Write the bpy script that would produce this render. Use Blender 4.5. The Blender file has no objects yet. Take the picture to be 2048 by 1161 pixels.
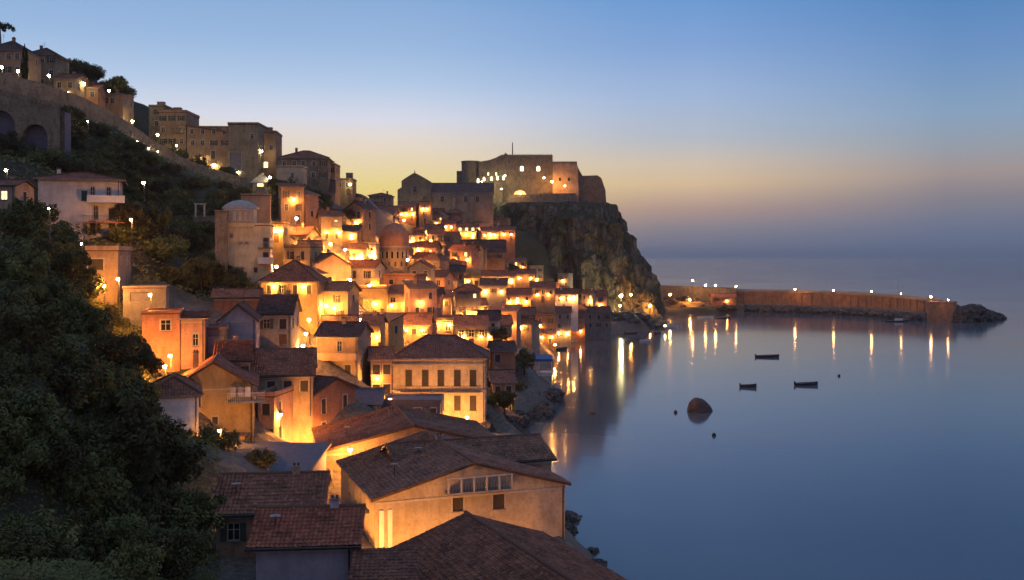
import bpy, bmesh, math, random
import numpy as np
from mathutils import Vector, Matrix
random.seed(7)
R = math.radians
SC = bpy.context.scene
COL = SC.collection

# ------------------------------------------------------------------ camera
CAM_H, F = 30.0, 2000.0            # camera height (m), focal length in photograph pixels
cam_d = bpy.data.cameras.new('camera'); cam = bpy.data.objects.new('camera', cam_d); COL.objects.link(cam)
cam.location = (0, 0, CAM_H); cam.rotation_euler = (R(90), 0, 0)
cam_d.sensor_width = 36; cam_d.lens = 36*F/2048
cam_d.shift_y = -67.5/2048
cam_d.clip_start = 1; cam_d.clip_end = 30000
SC.camera = cam
SC.view_settings.view_transform = 'Standard'; SC.view_settings.look = 'None'
SC.view_settings.exposure = 0.0; SC.view_settings.gamma = 1
SC.cycles.use_denoising = True
SC.cycles.max_bounces = 4; SC.cycles.diffuse_bounces = 2; SC.cycles.glossy_bounces = 2
SC.cycles.sample_clamp_indirect = 3.0
SC.cycles.caustics_reflective = False; SC.cycles.caustics_refractive = False

# ------------------------------------------------------------------ sky
SUN_EL, SUN_AZ = -1.0, -9.0        # the sun has just set behind the town, a little left of the view axis
w = bpy.data.worlds.new('World'); SC.world = w; w.use_nodes = True
nt = w.node_tree; nt.nodes.clear(); L = nt.links.new
def srgb(r, g, b):
    f = lambda c: (c/255/12.92 if c/255 <= .04045 else ((c/255+.055)/1.055)**2.4)
    return (f(r), f(g), f(b), 1)
def ramp(stops):
    n = nt.nodes.new('ShaderNodeValToRGB'); cr = n.color_ramp
    cr.interpolation = 'B_SPLINE' if False else 'LINEAR'
    while len(cr.elements) < len(stops): cr.elements.new(.5)
    for e, (p, c) in zip(cr.elements, stops): e.position = p; e.color = c
    return n
def mth(op, a, b=None, clamp=False):
    n = nt.nodes.new('ShaderNodeMath'); n.operation = op; n.use_clamp = clamp
    for i, v in enumerate((a, b)):
        if v is None: continue
        if isinstance(v, (int, float)): n.inputs[i].default_value = v
        else: L(v, n.inputs[i])
    return n.outputs[0]
def mixc(f, a, b):
    n = nt.nodes.new('ShaderNodeMix'); n.data_type = 'RGBA'
    if isinstance(f, (int, float)): n.inputs[0].default_value = f
    else: L(f, n.inputs[0])
    for s, v in ((6, a), (7, b)):
        if isinstance(v, tuple): n.inputs[s].default_value = v
        else: L(v, n.inputs[s])
    return n.outputs[2]
tc = nt.nodes.new('ShaderNodeTexCoord'); sep = nt.nodes.new('ShaderNodeSeparateXYZ'); L(tc.outputs['Generated'], sep.inputs[0])
X, Y, Z = sep.outputs
# tangent of the elevation along the heading
hor = mth('SQRT', mth('ADD', mth('MULTIPLY', X, X), mth('MULTIPLY', Y, Y)))
el = mth('DIVIDE', Z, mth('MAXIMUM', hor, .001))
elp = mth('MULTIPLY', el, 2.0, True)      # 0..0.5 of slope -> 0..1
az = mth('ARCTAN2', X, Y)                 # 0 ahead, + to the right
warm = ramp([(0, srgb(180, 130, 100)), (0.11, srgb(236, 203, 118)), (0.143, srgb(232, 212, 138)), (0.183, srgb(231, 212, 172)), (0.233, srgb(226, 215, 204)), (0.273, srgb(212, 215, 228)), (0.343, srgb(176, 198, 226)), (0.413, srgb(153, 182, 219)), (0.513, srgb(134, 168, 211)), (1, srgb(84, 128, 190))])
mid = ramp([(0, srgb(102, 110, 136)), (0.053, srgb(136, 130, 139)), (0.093, srgb(176, 148, 138)), (0.143, srgb(214, 186, 150)), (0.183, srgb(206, 190, 172)), (0.233, srgb(178, 185, 196)), (0.313, srgb(158, 180, 213)), (0.413, srgb(129, 162, 210)), (0.513, srgb(105, 150, 205)), (1, srgb(70, 118, 184))])
cool = ramp([(0, srgb(86, 104, 136)), (0.065, srgb(112, 118, 140)), (0.11, srgb(134, 129, 137)), (0.155, srgb(160, 146, 144)), (0.2, srgb(148, 155, 166)), (0.263, srgb(133, 159, 187)), (0.363, srgb(110, 146, 192)), (0.513, srgb(76, 127, 184)), (1, srgb(48, 94, 160))])
back = ramp([(0, srgb(134,114,126)), (.12, srgb(178,142,146)), (.3, srgb(164,142,156)), (.6, srgb(122,128,160)), (1, srgb(90,112,158))])
for r_ in (warm, mid, cool, back): L(elp, r_.inputs[0])
# glow of the set sun fades to the right and towards the back
f1 = mth('DIVIDE', mth('SUBTRACT', az, -.14), .326, True); f1b = mth('DIVIDE', mth('SUBTRACT', az, .186), .224, True)
f2 = mth('DIVIDE', mth('SUBTRACT', mth('ABSOLUTE', az), .75), 1.1, True)
sm = nt.nodes.new('ShaderNodeMapRange'); sm.interpolation_type = 'SMOOTHSTEP'; L(f1, sm.inputs[0])
low = mixc(f2, mixc(f1b, mixc(sm.outputs[0], warm.outputs[0], mid.outputs[0]), cool.outputs[0]), back.outputs[0])
sky = nt.nodes.new('ShaderNodeTexSky'); sky.sky_type = 'NISHITA'; sky.sun_disc = False
sky.sun_elevation = R(SUN_EL); sky.sun_rotation = R(SUN_AZ)
nis = mixc(0.0, (0,0,0,1), (0,0,0,1))
ms = nt.nodes.new('ShaderNodeVectorMath'); ms.operation = 'SCALE'; ms.inputs['Scale'].default_value = .15*12
L(sky.outputs[0], ms.inputs[0])
f3 = mth('DIVIDE', mth('SUBTRACT', el, .35), .8, True)   # aloft the plain Nishita sky takes over
col = mixc(mth('MULTIPLY', f3, .6), low, ms.outputs[0])
bg = nt.nodes.new('ShaderNodeBackground'); bg.inputs[1].default_value = 1.07
wo = nt.nodes.new('ShaderNodeOutputWorld'); L(col, bg.inputs[0]); L(bg.outputs[0], wo.inputs[0])
w.cycles.sampling_method = 'MANUAL'; w.cycles.sample_map_resolution = 512

sd = bpy.data.lights.new('afterglow', 'SUN'); so = bpy.data.objects.new('afterglow', sd); COL.objects.link(so)
sd.energy = .18; sd.angle = R(25); sd.color = (1, .72, .45)
so.rotation_euler = (R(90-4), 0, R(180-SUN_AZ)); 
so.rotation_euler = Vector((math.sin(R(SUN_AZ)), math.cos(R(SUN_AZ)), math.tan(R(6)))).to_track_quat('Z', 'Y').to_euler()

# ------------------------------------------------------------------ helpers
def W(px, py, D):
    """the point at distance D (m) ahead seen at pixel px, py of the photograph"""
    return Vector(((px-1024)/F*D, D, CAM_H-(py-513)/F*D))

MATS = {}
def newmat(name):
    m = bpy.data.materials.new(name); m.use_nodes = True; MATS[name] = m
    n = m.node_tree; n.nodes.clear()
    o = n.nodes.new('ShaderNodeOutputMaterial'); b = n.nodes.new('ShaderNodeBsdfPrincipled')
    n.links.new(b.outputs[0], o.inputs[0]); return m, n, b
def nd(n, t, **k):
    x = n.nodes.new(t)
    for a, v in k.items():
        if a.startswith('i_'):
            key = a[2:].replace('_', ' ')
            x.inputs[key].default_value = v
        else: setattr(x, a, v)
    return x
def mrange(n, v, a, b, c=0., d=1.):
    m = nd(n, 'ShaderNodeMapRange'); n.links.new(v, m.inputs[0])
    for i, q in enumerate((a, b, c, d)): m.inputs[i+1].default_value = q
    return m.outputs[0]
def mixn(n, f, a, b, mode='MIX'):
    m = nd(n, 'ShaderNodeMix', data_type='RGBA', blend_type=mode)
    if isinstance(f, (int, float)): m.inputs[0].default_value = f
    else: n.links.new(f, m.inputs[0])
    for s, v in ((6, a), (7, b)):
        if isinstance(v, tuple): m.inputs[s].default_value = v if len(v) == 4 else (*v, 1)
        else: n.links.new(v, m.inputs[s])
    return m.outputs[2]
def bump(n, b, h, strength, dist):
    x = nd(n, 'ShaderNodeBump'); x.inputs['Strength'].default_value = strength; x.inputs['Distance'].default_value = dist
    n.links.new(h, x.inputs['Height']); n.links.new(x.outputs[0], b.inputs['Normal'])

def stucco(name, c, dirt=.5, rough=.9, blocks=False):
    m, n, b = newmat(name); lk = n.links.new
    tc = nd(n, 'ShaderNodeTexCoord'); oi = nd(n, 'ShaderNodeObjectInfo')
    n1 = nd(n, 'ShaderNodeTexNoise', i_Scale=.35, i_Detail=6., i_Roughness=.65); lk(tc.outputs['Object'], n1.inputs['Vector'])
    mp = nd(n, 'ShaderNodeMapping'); mp.inputs['Scale'].default_value = (1.3, 1.3, .45); lk(tc.outputs['Object'], mp.inputs[0])
    n2 = nd(n, 'ShaderNodeTexNoise', i_Scale=1.0, i_Detail=5.); lk(mp.outputs[0], n2.inputs['Vector'])
    n3 = nd(n, 'ShaderNodeTexNoise', i_Scale=3.5, i_Detail=4.); lk(tc.outputs['Object'], n3.inputs['Vector'])
    c2 = tuple(x*.45 for x in c); c3 = tuple(min(1, x*1.12) for x in c)
    a = mixn(n, mrange(n, n1.outputs[0], .40, .62), c3, tuple(x*.78 for x in c))
    a = mixn(n, mrange(n, n2.outputs[0], .50, .74, 0, dirt), a, c2)
    a = mixn(n, mrange(n, n3.outputs[0], .53, .66, 0, dirt), a, (c[0]*.62, c[1]*.5, c[2]*.42))
    hv = nd(n, 'ShaderNodeHueSaturation'); lk(a, hv.inputs['Color']); lk(mrange(n, oi.outputs['Random'], 0, 1, .82, 1.16), hv.inputs['Value'])
    lk(hv.outputs[0], b.inputs['Base Color']); b.inputs['Roughness'].default_value = rough
    b.inputs['Specular IOR Level'].default_value = .2
    if blocks:
        br = nd(n, 'ShaderNodeTexVoronoi', i_Scale=.9, feature='DISTANCE_TO_EDGE'); lk(tc.outputs['Object'], br.inputs['Vector'])
        ad = nd(n, 'ShaderNodeMath', operation='ADD'); lk(mrange(n, br.outputs['Distance'], 0, .12, 0, 1), ad.inputs[0]); lk(n3.outputs[0], ad.inputs[1])
        bump(n, b, ad.outputs[0], .7, .12)
    else: bump(n, b, n3.outputs[0], .5, .05)
    return m
def tiles(name, c, c2):
    m, n, b = newmat(name); lk = n.links.new
    uv = nd(n, 'ShaderNodeUVMap'); oi = nd(n, 'ShaderNodeObjectInfo')
    br = nd(n, 'ShaderNodeTexBrick'); br.offset = 0; br.inputs['Scale'].default_value = 1
    br.inputs['Brick Width'].default_value = .30; br.inputs['Row Height'].default_value = .42; br.inputs['Mortar Size'].default_value = .012
    br.inputs['Color1'].default_value = (*c, 1); br.inputs['Color2'].default_value = (*c2, 1); br.inputs['Mortar'].default_value = (*[x*.55 for x in c2], 1)
    lk(uv.outputs[0], br.inputs['Vector'])
    no = nd(n, 'ShaderNodeTexNoise', i_Scale=.45, i_Detail=7., i_Roughness=.7); lk(uv.outputs[0], no.inputs['Vector'])
    n4 = nd(n, 'ShaderNodeTexNoise', i_Scale=2.6, i_Detail=3.); lk(uv.outputs[0], n4.inputs['Vector'])
    a = mixn(n, mrange(n, no.outputs[0], .42, .60, 0, .8), br.outputs[0], tuple(x*.38+.012 for x in c2))
    a = mixn(n, mrange(n, n4.outputs[0], .55, .66, 0, .6), a, tuple(min(1, x*1.5) for x in c))
    hv = nd(n, 'ShaderNodeHueSaturation'); lk(a, hv.inputs['Color']); lk(mrange(n, oi.outputs['Random'], 0, 1, .75, 1.2), hv.inputs['Value'])
    lk(hv.outputs[0], b.inputs['Base Color']); b.inputs['Roughness'].default_value = .85; b.inputs['Specular IOR Level'].default_value = .25
    wv = nd(n, 'ShaderNodeTexWave', i_Scale=1/.30*.3142, wave_profile='SIN', bands_direction='X'); lk(uv.outputs[0], wv.inputs['Vector'])
    wy = nd(n, 'ShaderNodeTexWave', i_Scale=1/.42*.3142, wave_profile='SAW', bands_direction='Y'); lk(uv.outputs[0], wy.inputs['Vector'])
    ad = nd(n, 'ShaderNodeMath', operation='ADD'); lk(wv.outputs['Fac'], ad.inputs[0]); lk(wy.outputs['Fac'], ad.inputs[1])
    bump(n, b, ad.outputs[0], .9, .07)
    return m
def plain(name, c, rough=.7, metal=0., noise=.3, scale=2., alpha=None):
    m, n, b = newmat(name); lk = n.links.new
    tc = nd(n, 'ShaderNodeTexCoord'); no = nd(n, 'ShaderNodeTexNoise', i_Scale=scale, i_Detail=5.); lk(tc.outputs['Object'], no.inputs['Vector'])
    a = mixn(n, mrange(n, no.outputs[0], .35, .7, 0, noise*2), c, tuple(x*.5 for x in c)); lk(a, b.inputs['Base Color'])
    b.inputs['Roughness'].default_value = rough; b.inputs['Metallic'].default_value = metal
    return m
def emit(name, c, s):
    m, n, b = newmat(name); b.inputs['Base Color'].default_value = (.8, .8, .7, 1)
    b.inputs['Emission Color'].default_value = (*c, 1); b.inputs['Emission Strength'].default_value = s
    return m
def leafmat(name, c1, c2):
    m, n, b = newmat(name); lk = n.links.new
    tc = nd(n, 'ShaderNodeTexCoord'); oi = nd(n, 'ShaderNodeObjectInfo')
    no = nd(n, 'ShaderNodeTexNoise', i_Scale=.9, i_Detail=3.); lk(tc.outputs['Object'], no.inputs['Vector'])
    a = mixn(n, mrange(n, no.outputs[0], .35, .65), c1, c2)
    hv = nd(n, 'ShaderNodeHueSaturation'); lk(a, hv.inputs['Color']); lk(mrange(n, oi.outputs['Random'], 0, 1, .6, 1.35), hv.inputs['Value'])
    lk(mrange(n, oi.outputs['Random'], 0, 1, .47, .53), hv.inputs['Hue'])
    lk(hv.outputs[0], b.inputs['Base Color']); b.inputs['Roughness'].default_value = .75; b.inputs['Specular IOR Level'].default_value = .2
    return m

stucco('cream', (.52, .44, .33)); stucco('white', (.78, .75, .72), .3); stucco('ochre', (.50, .36, .18))
stucco('tan', (.42, .31, .22)); stucco('pink', (.50, .30, .22)); stucco('grey', (.30, .28, .27)); stucco('brown', (.36, .25, .17), .7)
stucco('lavender', (.42, .38, .44), .3); stucco('stone', (.30, .25, .18), .9, blocks=True); stucco('fort', (.27, .22, .17), .9, blocks=True)
stucco('pier_stone', (.42, .235, .14), .8); stucco('rubble', (.40, .33, .23), .9, blocks=True); plain('sea_stone', (.11, .065, .055), .75, noise=.35, scale=1.2)
stucco('terracotta', (.44, .22, .14)); stucco('concrete', (.28, .26, .25), .7); stucco('paleyellow', (.66, .56, .36), .35)
tiles('tile_brown', (.38, .17, .105), (.27, .12, .08)); tiles('tile_red', (.46, .16, .09), (.34, .115, .07)); tiles('tile_dark', (.20, .125, .11), (.14, .085, .08))
tiles('tile_tan', (.42, .23, .15), (.31, .165, .11))
plain('slate', (.13, .12, .16), .6); plain('sheet', (.22, .20, .24), .5); plain('blue_paint', (.03, .10, .32), .45); plain('white_paint', (.72, .72, .74), .5, noise=.15)
plain('wood', (.09, .05, .03), .7); plain('shutter', (.06, .05, .04), .7); plain('green_shutter', (.05, .08, .06), .7); plain('iron', (.03, .03, .035), .5, .6)
plain('dark_hull', (.02, .03, .05), .4); plain('frame', (.50, .46, .42), .6); plain('bark', (.07, .05, .035), .95, noise=.5, scale=6)
plain('canvas', (.50, .47, .42), .8); plain('pole', (.10, .10, .11), .5, .3); plain('door_wood', (.13, .07, .04), .6)
m, n, b = newmat('glass'); b.inputs['Base Color'].default_value = (.015, .015, .02, 1); b.inputs['Roughness'].default_value = .08
emit('lit_window', (1, .62, .22), 3.2); emit('lit_yellow', (1, .86, .45), 5.0); emit('lit_door', (1, .60, .12), 2.2); emit('lit_vault', (1, .5, .12), 1.2)
leafmat('leaf_dark', (.07, .078, .024), (.13, .135, .045)); leafmat('leaf_mid', (.10, .11, .034), (.165, .16, .055))
leafmat('leaf_olive', (.07, .075, .035), (.11, .105, .05)); leafmat('leaf_cypress', (.012, .022, .012), (.025, .038, .018))

class MB:
    def __init__(s): s.v = []; s.f = []; s.m = []; s.uv = []; s.mats = []
    def mi(s, m):
        if m not in s.mats: s.mats.append(m)
        return s.mats.index(m)
    def face(s, pts, mat, uv=None):
        i = len(s.v); s.v += [tuple(p) for p in pts]; s.f.append(tuple(range(i, i+len(pts)))); s.m.append(s.mi(mat))
        s.uv.append(uv or [(0, 0)]*len(pts))
    def quadgrid(s, rows, mat):
        """rows: equal-length lists of points, shared vertices"""
        i = len(s.v); c = len(rows[0])
        for r in rows: s.v += [tuple(p) for p in r]
        for a in range(len(rows)-1):
            for b_ in range(c-1):
                q = i+a*c+b_; s.f.append((q, q+1, q+c+1, q+c)); s.m.append(s.mi(mat)); s.uv.append([(0, 0)]*4)
    def box(s, x0, x1, y0, y1, z0, z1, mat, M=None):
        P = [Vector(p) for p in ((x0,y0,z0),(x1,y0,z0),(x1,y1,z0),(x0,y1,z0),(x0,y0,z1),(x1,y0,z1),(x1,y1,z1),(x0,y1,z1))]
        if M: P = [M @ p for p in P]
        i = len(s.v); s.v += [tuple(p) for p in P]
        for q in ((0,3,2,1),(4,5,6,7),(0,1,5,4),(1,2,6,5),(2,3,7,6),(3,0,4,7)):
            s.f.append(tuple(i+k for k in q)); s.m.append(s.mi(mat)); s.uv.append([(0,0)]*4)
    def tube(s, a, b_, r0, r1, mat, n=8, caps=True):
        a = Vector(a); b_ = Vector(b_); d = (b_-a).normalized()
        u = d.orthogonal().normalized(); v = d.cross(u); i = len(s.v)
        for p, r in ((a, r0), (b_, r1)):
            for k in range(n):
                t = 2*math.pi*k/n; s.v.append(tuple(p+u*(r*math.cos(t))+v*(r*math.sin(t))))
        for k in range(n):
            k2 = (k+1) % n; s.f.append((i+k, i+k2, i+n+k2, i+n+k)); s.m.append(s.mi(mat)); s.uv.append([(0,0)]*4)
        if caps:
            s.f.append(tuple(i+k for k in reversed(range(n)))); s.m.append(s.mi(mat)); s.uv.append([(0,0)]*n)
            s.f.append(tuple(i+n+k for k in range(n))); s.m.append(s.mi(mat)); s.uv.append([(0,0)]*n)
    def lathe(s, prof, mat, n=24, c=(0,0), a0=0, a1=2*math.pi):
        """prof: (r, z) from bottom to top"""
        full = abs(a1-a0-2*math.pi) < 1e-6; rows = []
        for r, z in prof:
            rows.append([(c[0]+r*math.cos(a0+(a1-a0)*k/n), c[1]+r*math.sin(a0+(a1-a0)*k/n), z) for k in range(n+1)])
        s.quadgrid(rows, mat)
    def ball(s, c, r, mat, n=10, m_=6, sq=1.):
        prof = [(max(.001, r*math.cos(-math.pi/2+math.pi*k/m_)), c[2]+r*sq*math.sin(-math.pi/2+math.pi*k/m_)) for k in range(m_+1)]
        s.lathe(prof, mat, n, (c[0], c[1]))
    def mesh(s, name, smooth=False):
        me = bpy.data.meshes.new(name); me.from_pydata(s.v, [], s.f)
        for m_ in s.mats: me.materials.append(MATS[m_])
        me.polygons.foreach_set('material_index', s.m)
        uvl = me.uv_layers.new(name='UVMap'); flat = [c for f in s.uv for p in f for c in p]
        uvl.data.foreach_set('uv', flat)
        if smooth: me.polygons.foreach_set('use_smooth', [True]*len(s.f))
        me.update(); return me
    def build(s, name, parent=None, loc=None, rot=None, smooth=False):
        return link(name, s.mesh(name, smooth), parent, loc, rot)
def link(name, me, parent=None, loc=None, rot=None):
    o = bpy.data.objects.new(name, me); COL.objects.link(o)
    if parent: o.parent = parent
    if loc is not None: o.location = loc
    if rot is not None: o.rotation_euler = rot
    return o
LABELS = {}
def tag(o, label, cat, group=None, kind=None):
    o['label'] = label; o['category'] = cat
    if group: o['group'] = group
    if kind: o['kind'] = kind
    return o
def thing(name, label, cat, loc, rz=0, group=None):
    o = bpy.data.objects.new(name, None); COL.objects.link(o); o.location = loc; o.rotation_euler = (0, 0, rz)
    o.empty_display_size = .5
    return tag(o, label, cat, group)
def structure(o, label=None):
    o['kind'] = 'structure'
    if label: o['label'] = label
    return o
# ------------------------------------------------------------------ terrain
# ground points: pixel, pixel, distance
GP = [(0,1161,45),(200,1161,58),(400,1161,66),(520,1161,68),(0,900,60),(200,880,80),(330,900,92),(0,700,78),(150,680,100),(260,760,104),(0,560,100),(0,480,118),(100,500,150),
 (240,470,165),(320,560,150),(350,500,190),(300,430,212),(420,430,215),(440,560,178),(380,620,150),(150,340,205),(0,320,190),(300,350,245),(60,255,222),(0,185,212),(110,215,222),
 (200,250,232),(280,300,240),(350,340,246),(420,365,250),(500,385,256),(560,398,262),(150,150,290),(60,150,262),(0,150,250),(230,200,300),(340,300,275),(430,330,285),(520,345,288),
 (600,378,290),(690,385,330),(730,420,350),(800,438,400),(880,445,440),(640,440,270),(560,450,230),(540,555,190),(640,510,240),(700,480,285),(800,520,300),(860,500,330),(900,520,350),
 (960,540,385),(1050,590,350),(1120,610,390),(1180,650,400),(700,600,212),(650,640,185),(850,620,235),(800,650,205),(950,640,250),(1010,600,300),(1040,690,275),(1100,675,335),
 (980,700,215),(620,590,205),(600,560,200),(760,560,250),(880,570,270),(430,590,165),(540,690,140),(450,700,128),(400,760,118),(360,890,104),(500,900,112),(430,900,105),(610,720,150),
 (600,935,125),(640,800,143),(580,800,135),(700,1010,104),(740,800,160),(720,700,168),(800,1095,90),(640,1060,88),(480,1080,80),(900,1130,92),(560,700,145),(575,379,243),(610,392,250),(645,402,256),(500,382,250),(480,1161,70)]
XY = [( -15,118,3.2),(-8,140,2.2),(-3,160,1.4),(-14,160,2.5),(-6,100,2.6),(2,80,2.4),(-4,66,3),(-14,70,4),(-20,84,4),(5,60,2.),(-12,182,5),(-2,200,3.5),
 (4,230,2.5),(30,430,4),(50,450,3),(64,480,3),(80,520,3),(95,545,3),(20,500,20),(0,480,42),(-30,470,46),(-60,500,46),(-100,560,50),(-200,560,60),(-300,560,90),(-60,600,10),(40,620,4),(80,560,3),
 (-260,300,110),(-260,200,110),(-180,330,98),(-150,160,62),(-150,260,82),(-90,60,32),(-90,110,42),(-50,30,20),(-200,30,60),(-20,20,10),(-150,90,55)]
C = [W(*g) for g in GP]
CP = np.array([(c.x, c.y, c.z) for c in C] + XY)
def hterr_raw(P):
    P = np.atleast_2d(np.asarray(P, float)); out = np.empty(len(P))
    for i in range(0, len(P), 4000):
        q = P[i:i+4000]; d2 = (q[:, None, 0]-CP[None, :, 0])**2 + (q[:, None, 1]-CP[None, :, 1])**2
        wt = 1/(d2+6.0)**1.7
        out[i:i+4000] = (wt*CP[None, :, 2]).sum(1)/wt.sum(1)
    return out
COAST = [(26,20),(16,50),(12,80),(9,92),(6.5,108),(5.5,124),(3.5,146),(1.5,160),(1.3,172),(3,190),(9,200),(10,214),(9,240),(13,300),(15,338),(28,360),(40,385),(56,405),(60,440),(66,476),(78,505),(92,522),(112,535),
         (122,546),(121,556),(100,566),(88,600),(70,650),(-40,690),(-320,720),(-320,10),(26,10)]
def coast_sd(P):
    P = np.atleast_2d(np.asarray(P, float)); x, y = P[:, 0], P[:, 1]
    dmin = np.full(len(P), 1e9); ins = np.zeros(len(P), bool)
    for (ax, ay), (bx, by) in zip(COAST, COAST[1:]+COAST[:1]):
        vx, vy = bx-ax, by-ay; t = np.clip(((x-ax)*vx+(y-ay)*vy)/(vx*vx+vy*vy), 0, 1)
        dmin = np.minimum(dmin, np.hypot(x-ax-t*vx, y-ay-t*vy))
        if ay != by:
            c = ((ay > y) != (by > y)) & (x < vx*(y-ay)/vy+ax); ins ^= c
    return np.where(ins, dmin, -dmin)
def vnoise(P, s, seed=0):
    """smooth pseudo noise from sines"""
    P = np.atleast_2d(P); x, y = P[:, 0]/s+seed*7.3, P[:, 1]/s-seed*3.1
    return (np.sin(x*1.7+np.sin(y*1.3+seed))+np.sin(y*2.1+1.3*np.sin(x*.9))+.5*np.sin(3.7*x-2.9*y)+.5*np.sin(4.9*y+3.1*x+seed))/3
def hterr(P):
    P = np.atleast_2d(np.asarray(P, float)); h = hterr_raw(P)+.35*vnoise(P, 5, 1)+.5*vnoise(P, 14, 2); s = coast_sd(P)
    land = np.minimum(h, .5+np.maximum(s, 0)*.9+.35*vnoise(P, 2.2, 3))
    return np.where(s > 0, np.maximum(land, .1+s*.05), np.maximum(-6, -.3+s*.9))
def hz(x, y): return float(hterr([(x, y)])[0])
def ground(px, py, above=0., d0=60, d1=620):
    """where the sight line through the pixel comes within `above` metres of the ground"""
    D = np.arange(d0, d1, 1.0); xs = (px-1024)/F*D; zs = CAM_H-(py-513)/F*D
    g = zs-hterr(np.stack([xs, D], 1)) - above
    k = np.argmax(g < 0)
    if g[k] >= 0: k = int(np.argmin(g))
    return float(D[k])

gx = np.concatenate([np.arange(-320, -130, 6.), np.arange(-130, 40, 1.6), np.arange(40, 132, 3.)])
gy = np.concatenate([np.arange(12, 300, 1.8), np.arange(300, 725, 4.)])
GX, GY = np.meshgrid(gx, gy); PP = np.stack([GX.ravel(), GY.ravel()], 1); HH = hterr(PP)
nx, ny = len(gx), len(gy)
idx = np.arange(nx*ny).reshape(ny, nx)
quads = np.stack([idx[:-1, :-1], idx[:-1, 1:], idx[1:, 1:], idx[1:, :-1]], -1).reshape(-1, 4)
keep = HH[quads].max(1) > -5.5; quads = quads[keep]
me = bpy.data.meshes.new('terrain')
me.from_pydata(np.column_stack([PP, HH]).tolist(), [], quads.tolist())
me.polygons.foreach_set('use_smooth', [True]*len(quads))
# town paving / wild slope mask (what covers the ground)
def wild(P):
    P = np.atleast_2d(np.asarray(P, float)); x, y = P[:, 0], P[:, 1]
    px = 1024+x/y*F
    left = np.clip((430-px+60*vnoise(P, 12, 4))/90, 0, 1)*np.where(y < 330, 1, 1)
    up = np.clip((y-225)/20, 0, 1)*np.clip((640-px)/60, 0, 1)+np.clip((y-330)/20, 0, 1)*np.clip((730-px)/60, 0, 1)
    cliff = np.clip((y-395)/20, 0, 1)
    m_ = np.maximum.reduce([left, up, cliff*.9]); return np.clip(m_+.25*vnoise(P, 6, 5), 0, 1)
at = me.attributes.new('wild', 'FLOAT', 'POINT'); at.data.foreach_set('value', wild(PP).astype(np.float32))
m, n, b = newmat('terrain'); lk = n.links.new
ta = nd(n, 'ShaderNodeAttribute', attribute_name='wild'); tc_ = nd(n, 'ShaderNodeTexCoord')
n1 = nd(n, 'ShaderNodeTexNoise', i_Scale=.25, i_Detail=8., i_Roughness=.7); lk(tc_.outputs['Object'], n1.inputs['Vector'])
n2 = nd(n, 'ShaderNodeTexNoise', i_Scale=1.8, i_Detail=6.); lk(tc_.outputs['Object'], n2.inputs['Vector'])
soil = mixn(n, mrange(n, n1.outputs[0], .4, .65), (.032, .038, .016), (.065, .05, .03))
soil = mixn(n, mrange(n, n2.outputs[0], .45, .7), soil, (.03, .04, .015))
pav = mixn(n, mrange(n, n2.outputs[0], .4, .65), (.20, .17, .14), (.11, .09, .075))
lk(mixn(n, ta.outputs['Fac'], pav, soil), b.inputs['Base Color']); b.inputs['Roughness'].default_value = .9
bump(n, b, n2.outputs[0], .8, .4)
me.materials.append(m)
structure(link('ground', me))

# ------------------------------------------------------------------ sea: one sheet out to the horizon
m, n, b = newmat('sea'); lk = n.links.new
tc_ = nd(n, 'ShaderNodeTexCoord'); mp = nd(n, 'ShaderNodeMapping'); mp.inputs['Scale'].default_value = (.05, .12, 1); lk(tc_.outputs['Object'], mp.inputs[0])
n1 = nd(n, 'ShaderNodeTexNoise', i_Scale=1., i_Detail=4.); lk(mp.outputs[0], n1.inputs['Vector'])
n2 = nd(n, 'ShaderNodeTexNoise', i_Scale=.012, i_Detail=3.); lk(tc_.outputs['Object'], n2.inputs['Vector'])
gl = nd(n, 'ShaderNodeBsdfGlossy'); gl.inputs['Color'].default_value = (.77, .80, .85, 1); lk(mrange(n, n2.outputs[0],   .3, .7, .07, .12), gl.inputs['Roughness'])
df = nd(n, 'ShaderNodeBsdfDiffuse'); lk(mixn(n, mrange(n, n2.outputs[0], .35, .65), (.135, .145, .155), (.18, .19, .20)), df.inputs[0])
fr = nd(n, 'ShaderNodeFresnel'); fr.inputs['IOR'].default_value = 1.46
bp = nd(n, 'ShaderNodeBump'); bp.inputs['Strength'].default_value = .06; bp.inputs['Distance'].default_value = .5; lk(n1.outputs[0], bp.inputs['Height'])
lk(bp.outputs[0], gl.inputs['Normal']); mx = nd(n, 'ShaderNodeMixShader'); lk(fr.outputs[0], mx.inputs[0]); lk(df.outputs[0], mx.inputs[1]); lk(gl.outputs[0], mx.inputs[2])
n.nodes.remove(b); lk(mx.outputs[0], next(q for q in n.nodes if q.type == 'OUTPUT_MATERIAL').inputs[0])
mb = MB(); S = 26000
ys = [-400, 0, 60, 120, 200, 300, 450, 700, 1200, 2500, 6000, 12000, S]; xs = [-S, -6000, -1500, -400, -100, 0, 100, 400, 1500, 6000, S]
mb.quadgrid([[(x, y, 0) for x in xs] for y in ys], 'sea')
structure(mb.build('sea'))

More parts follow.
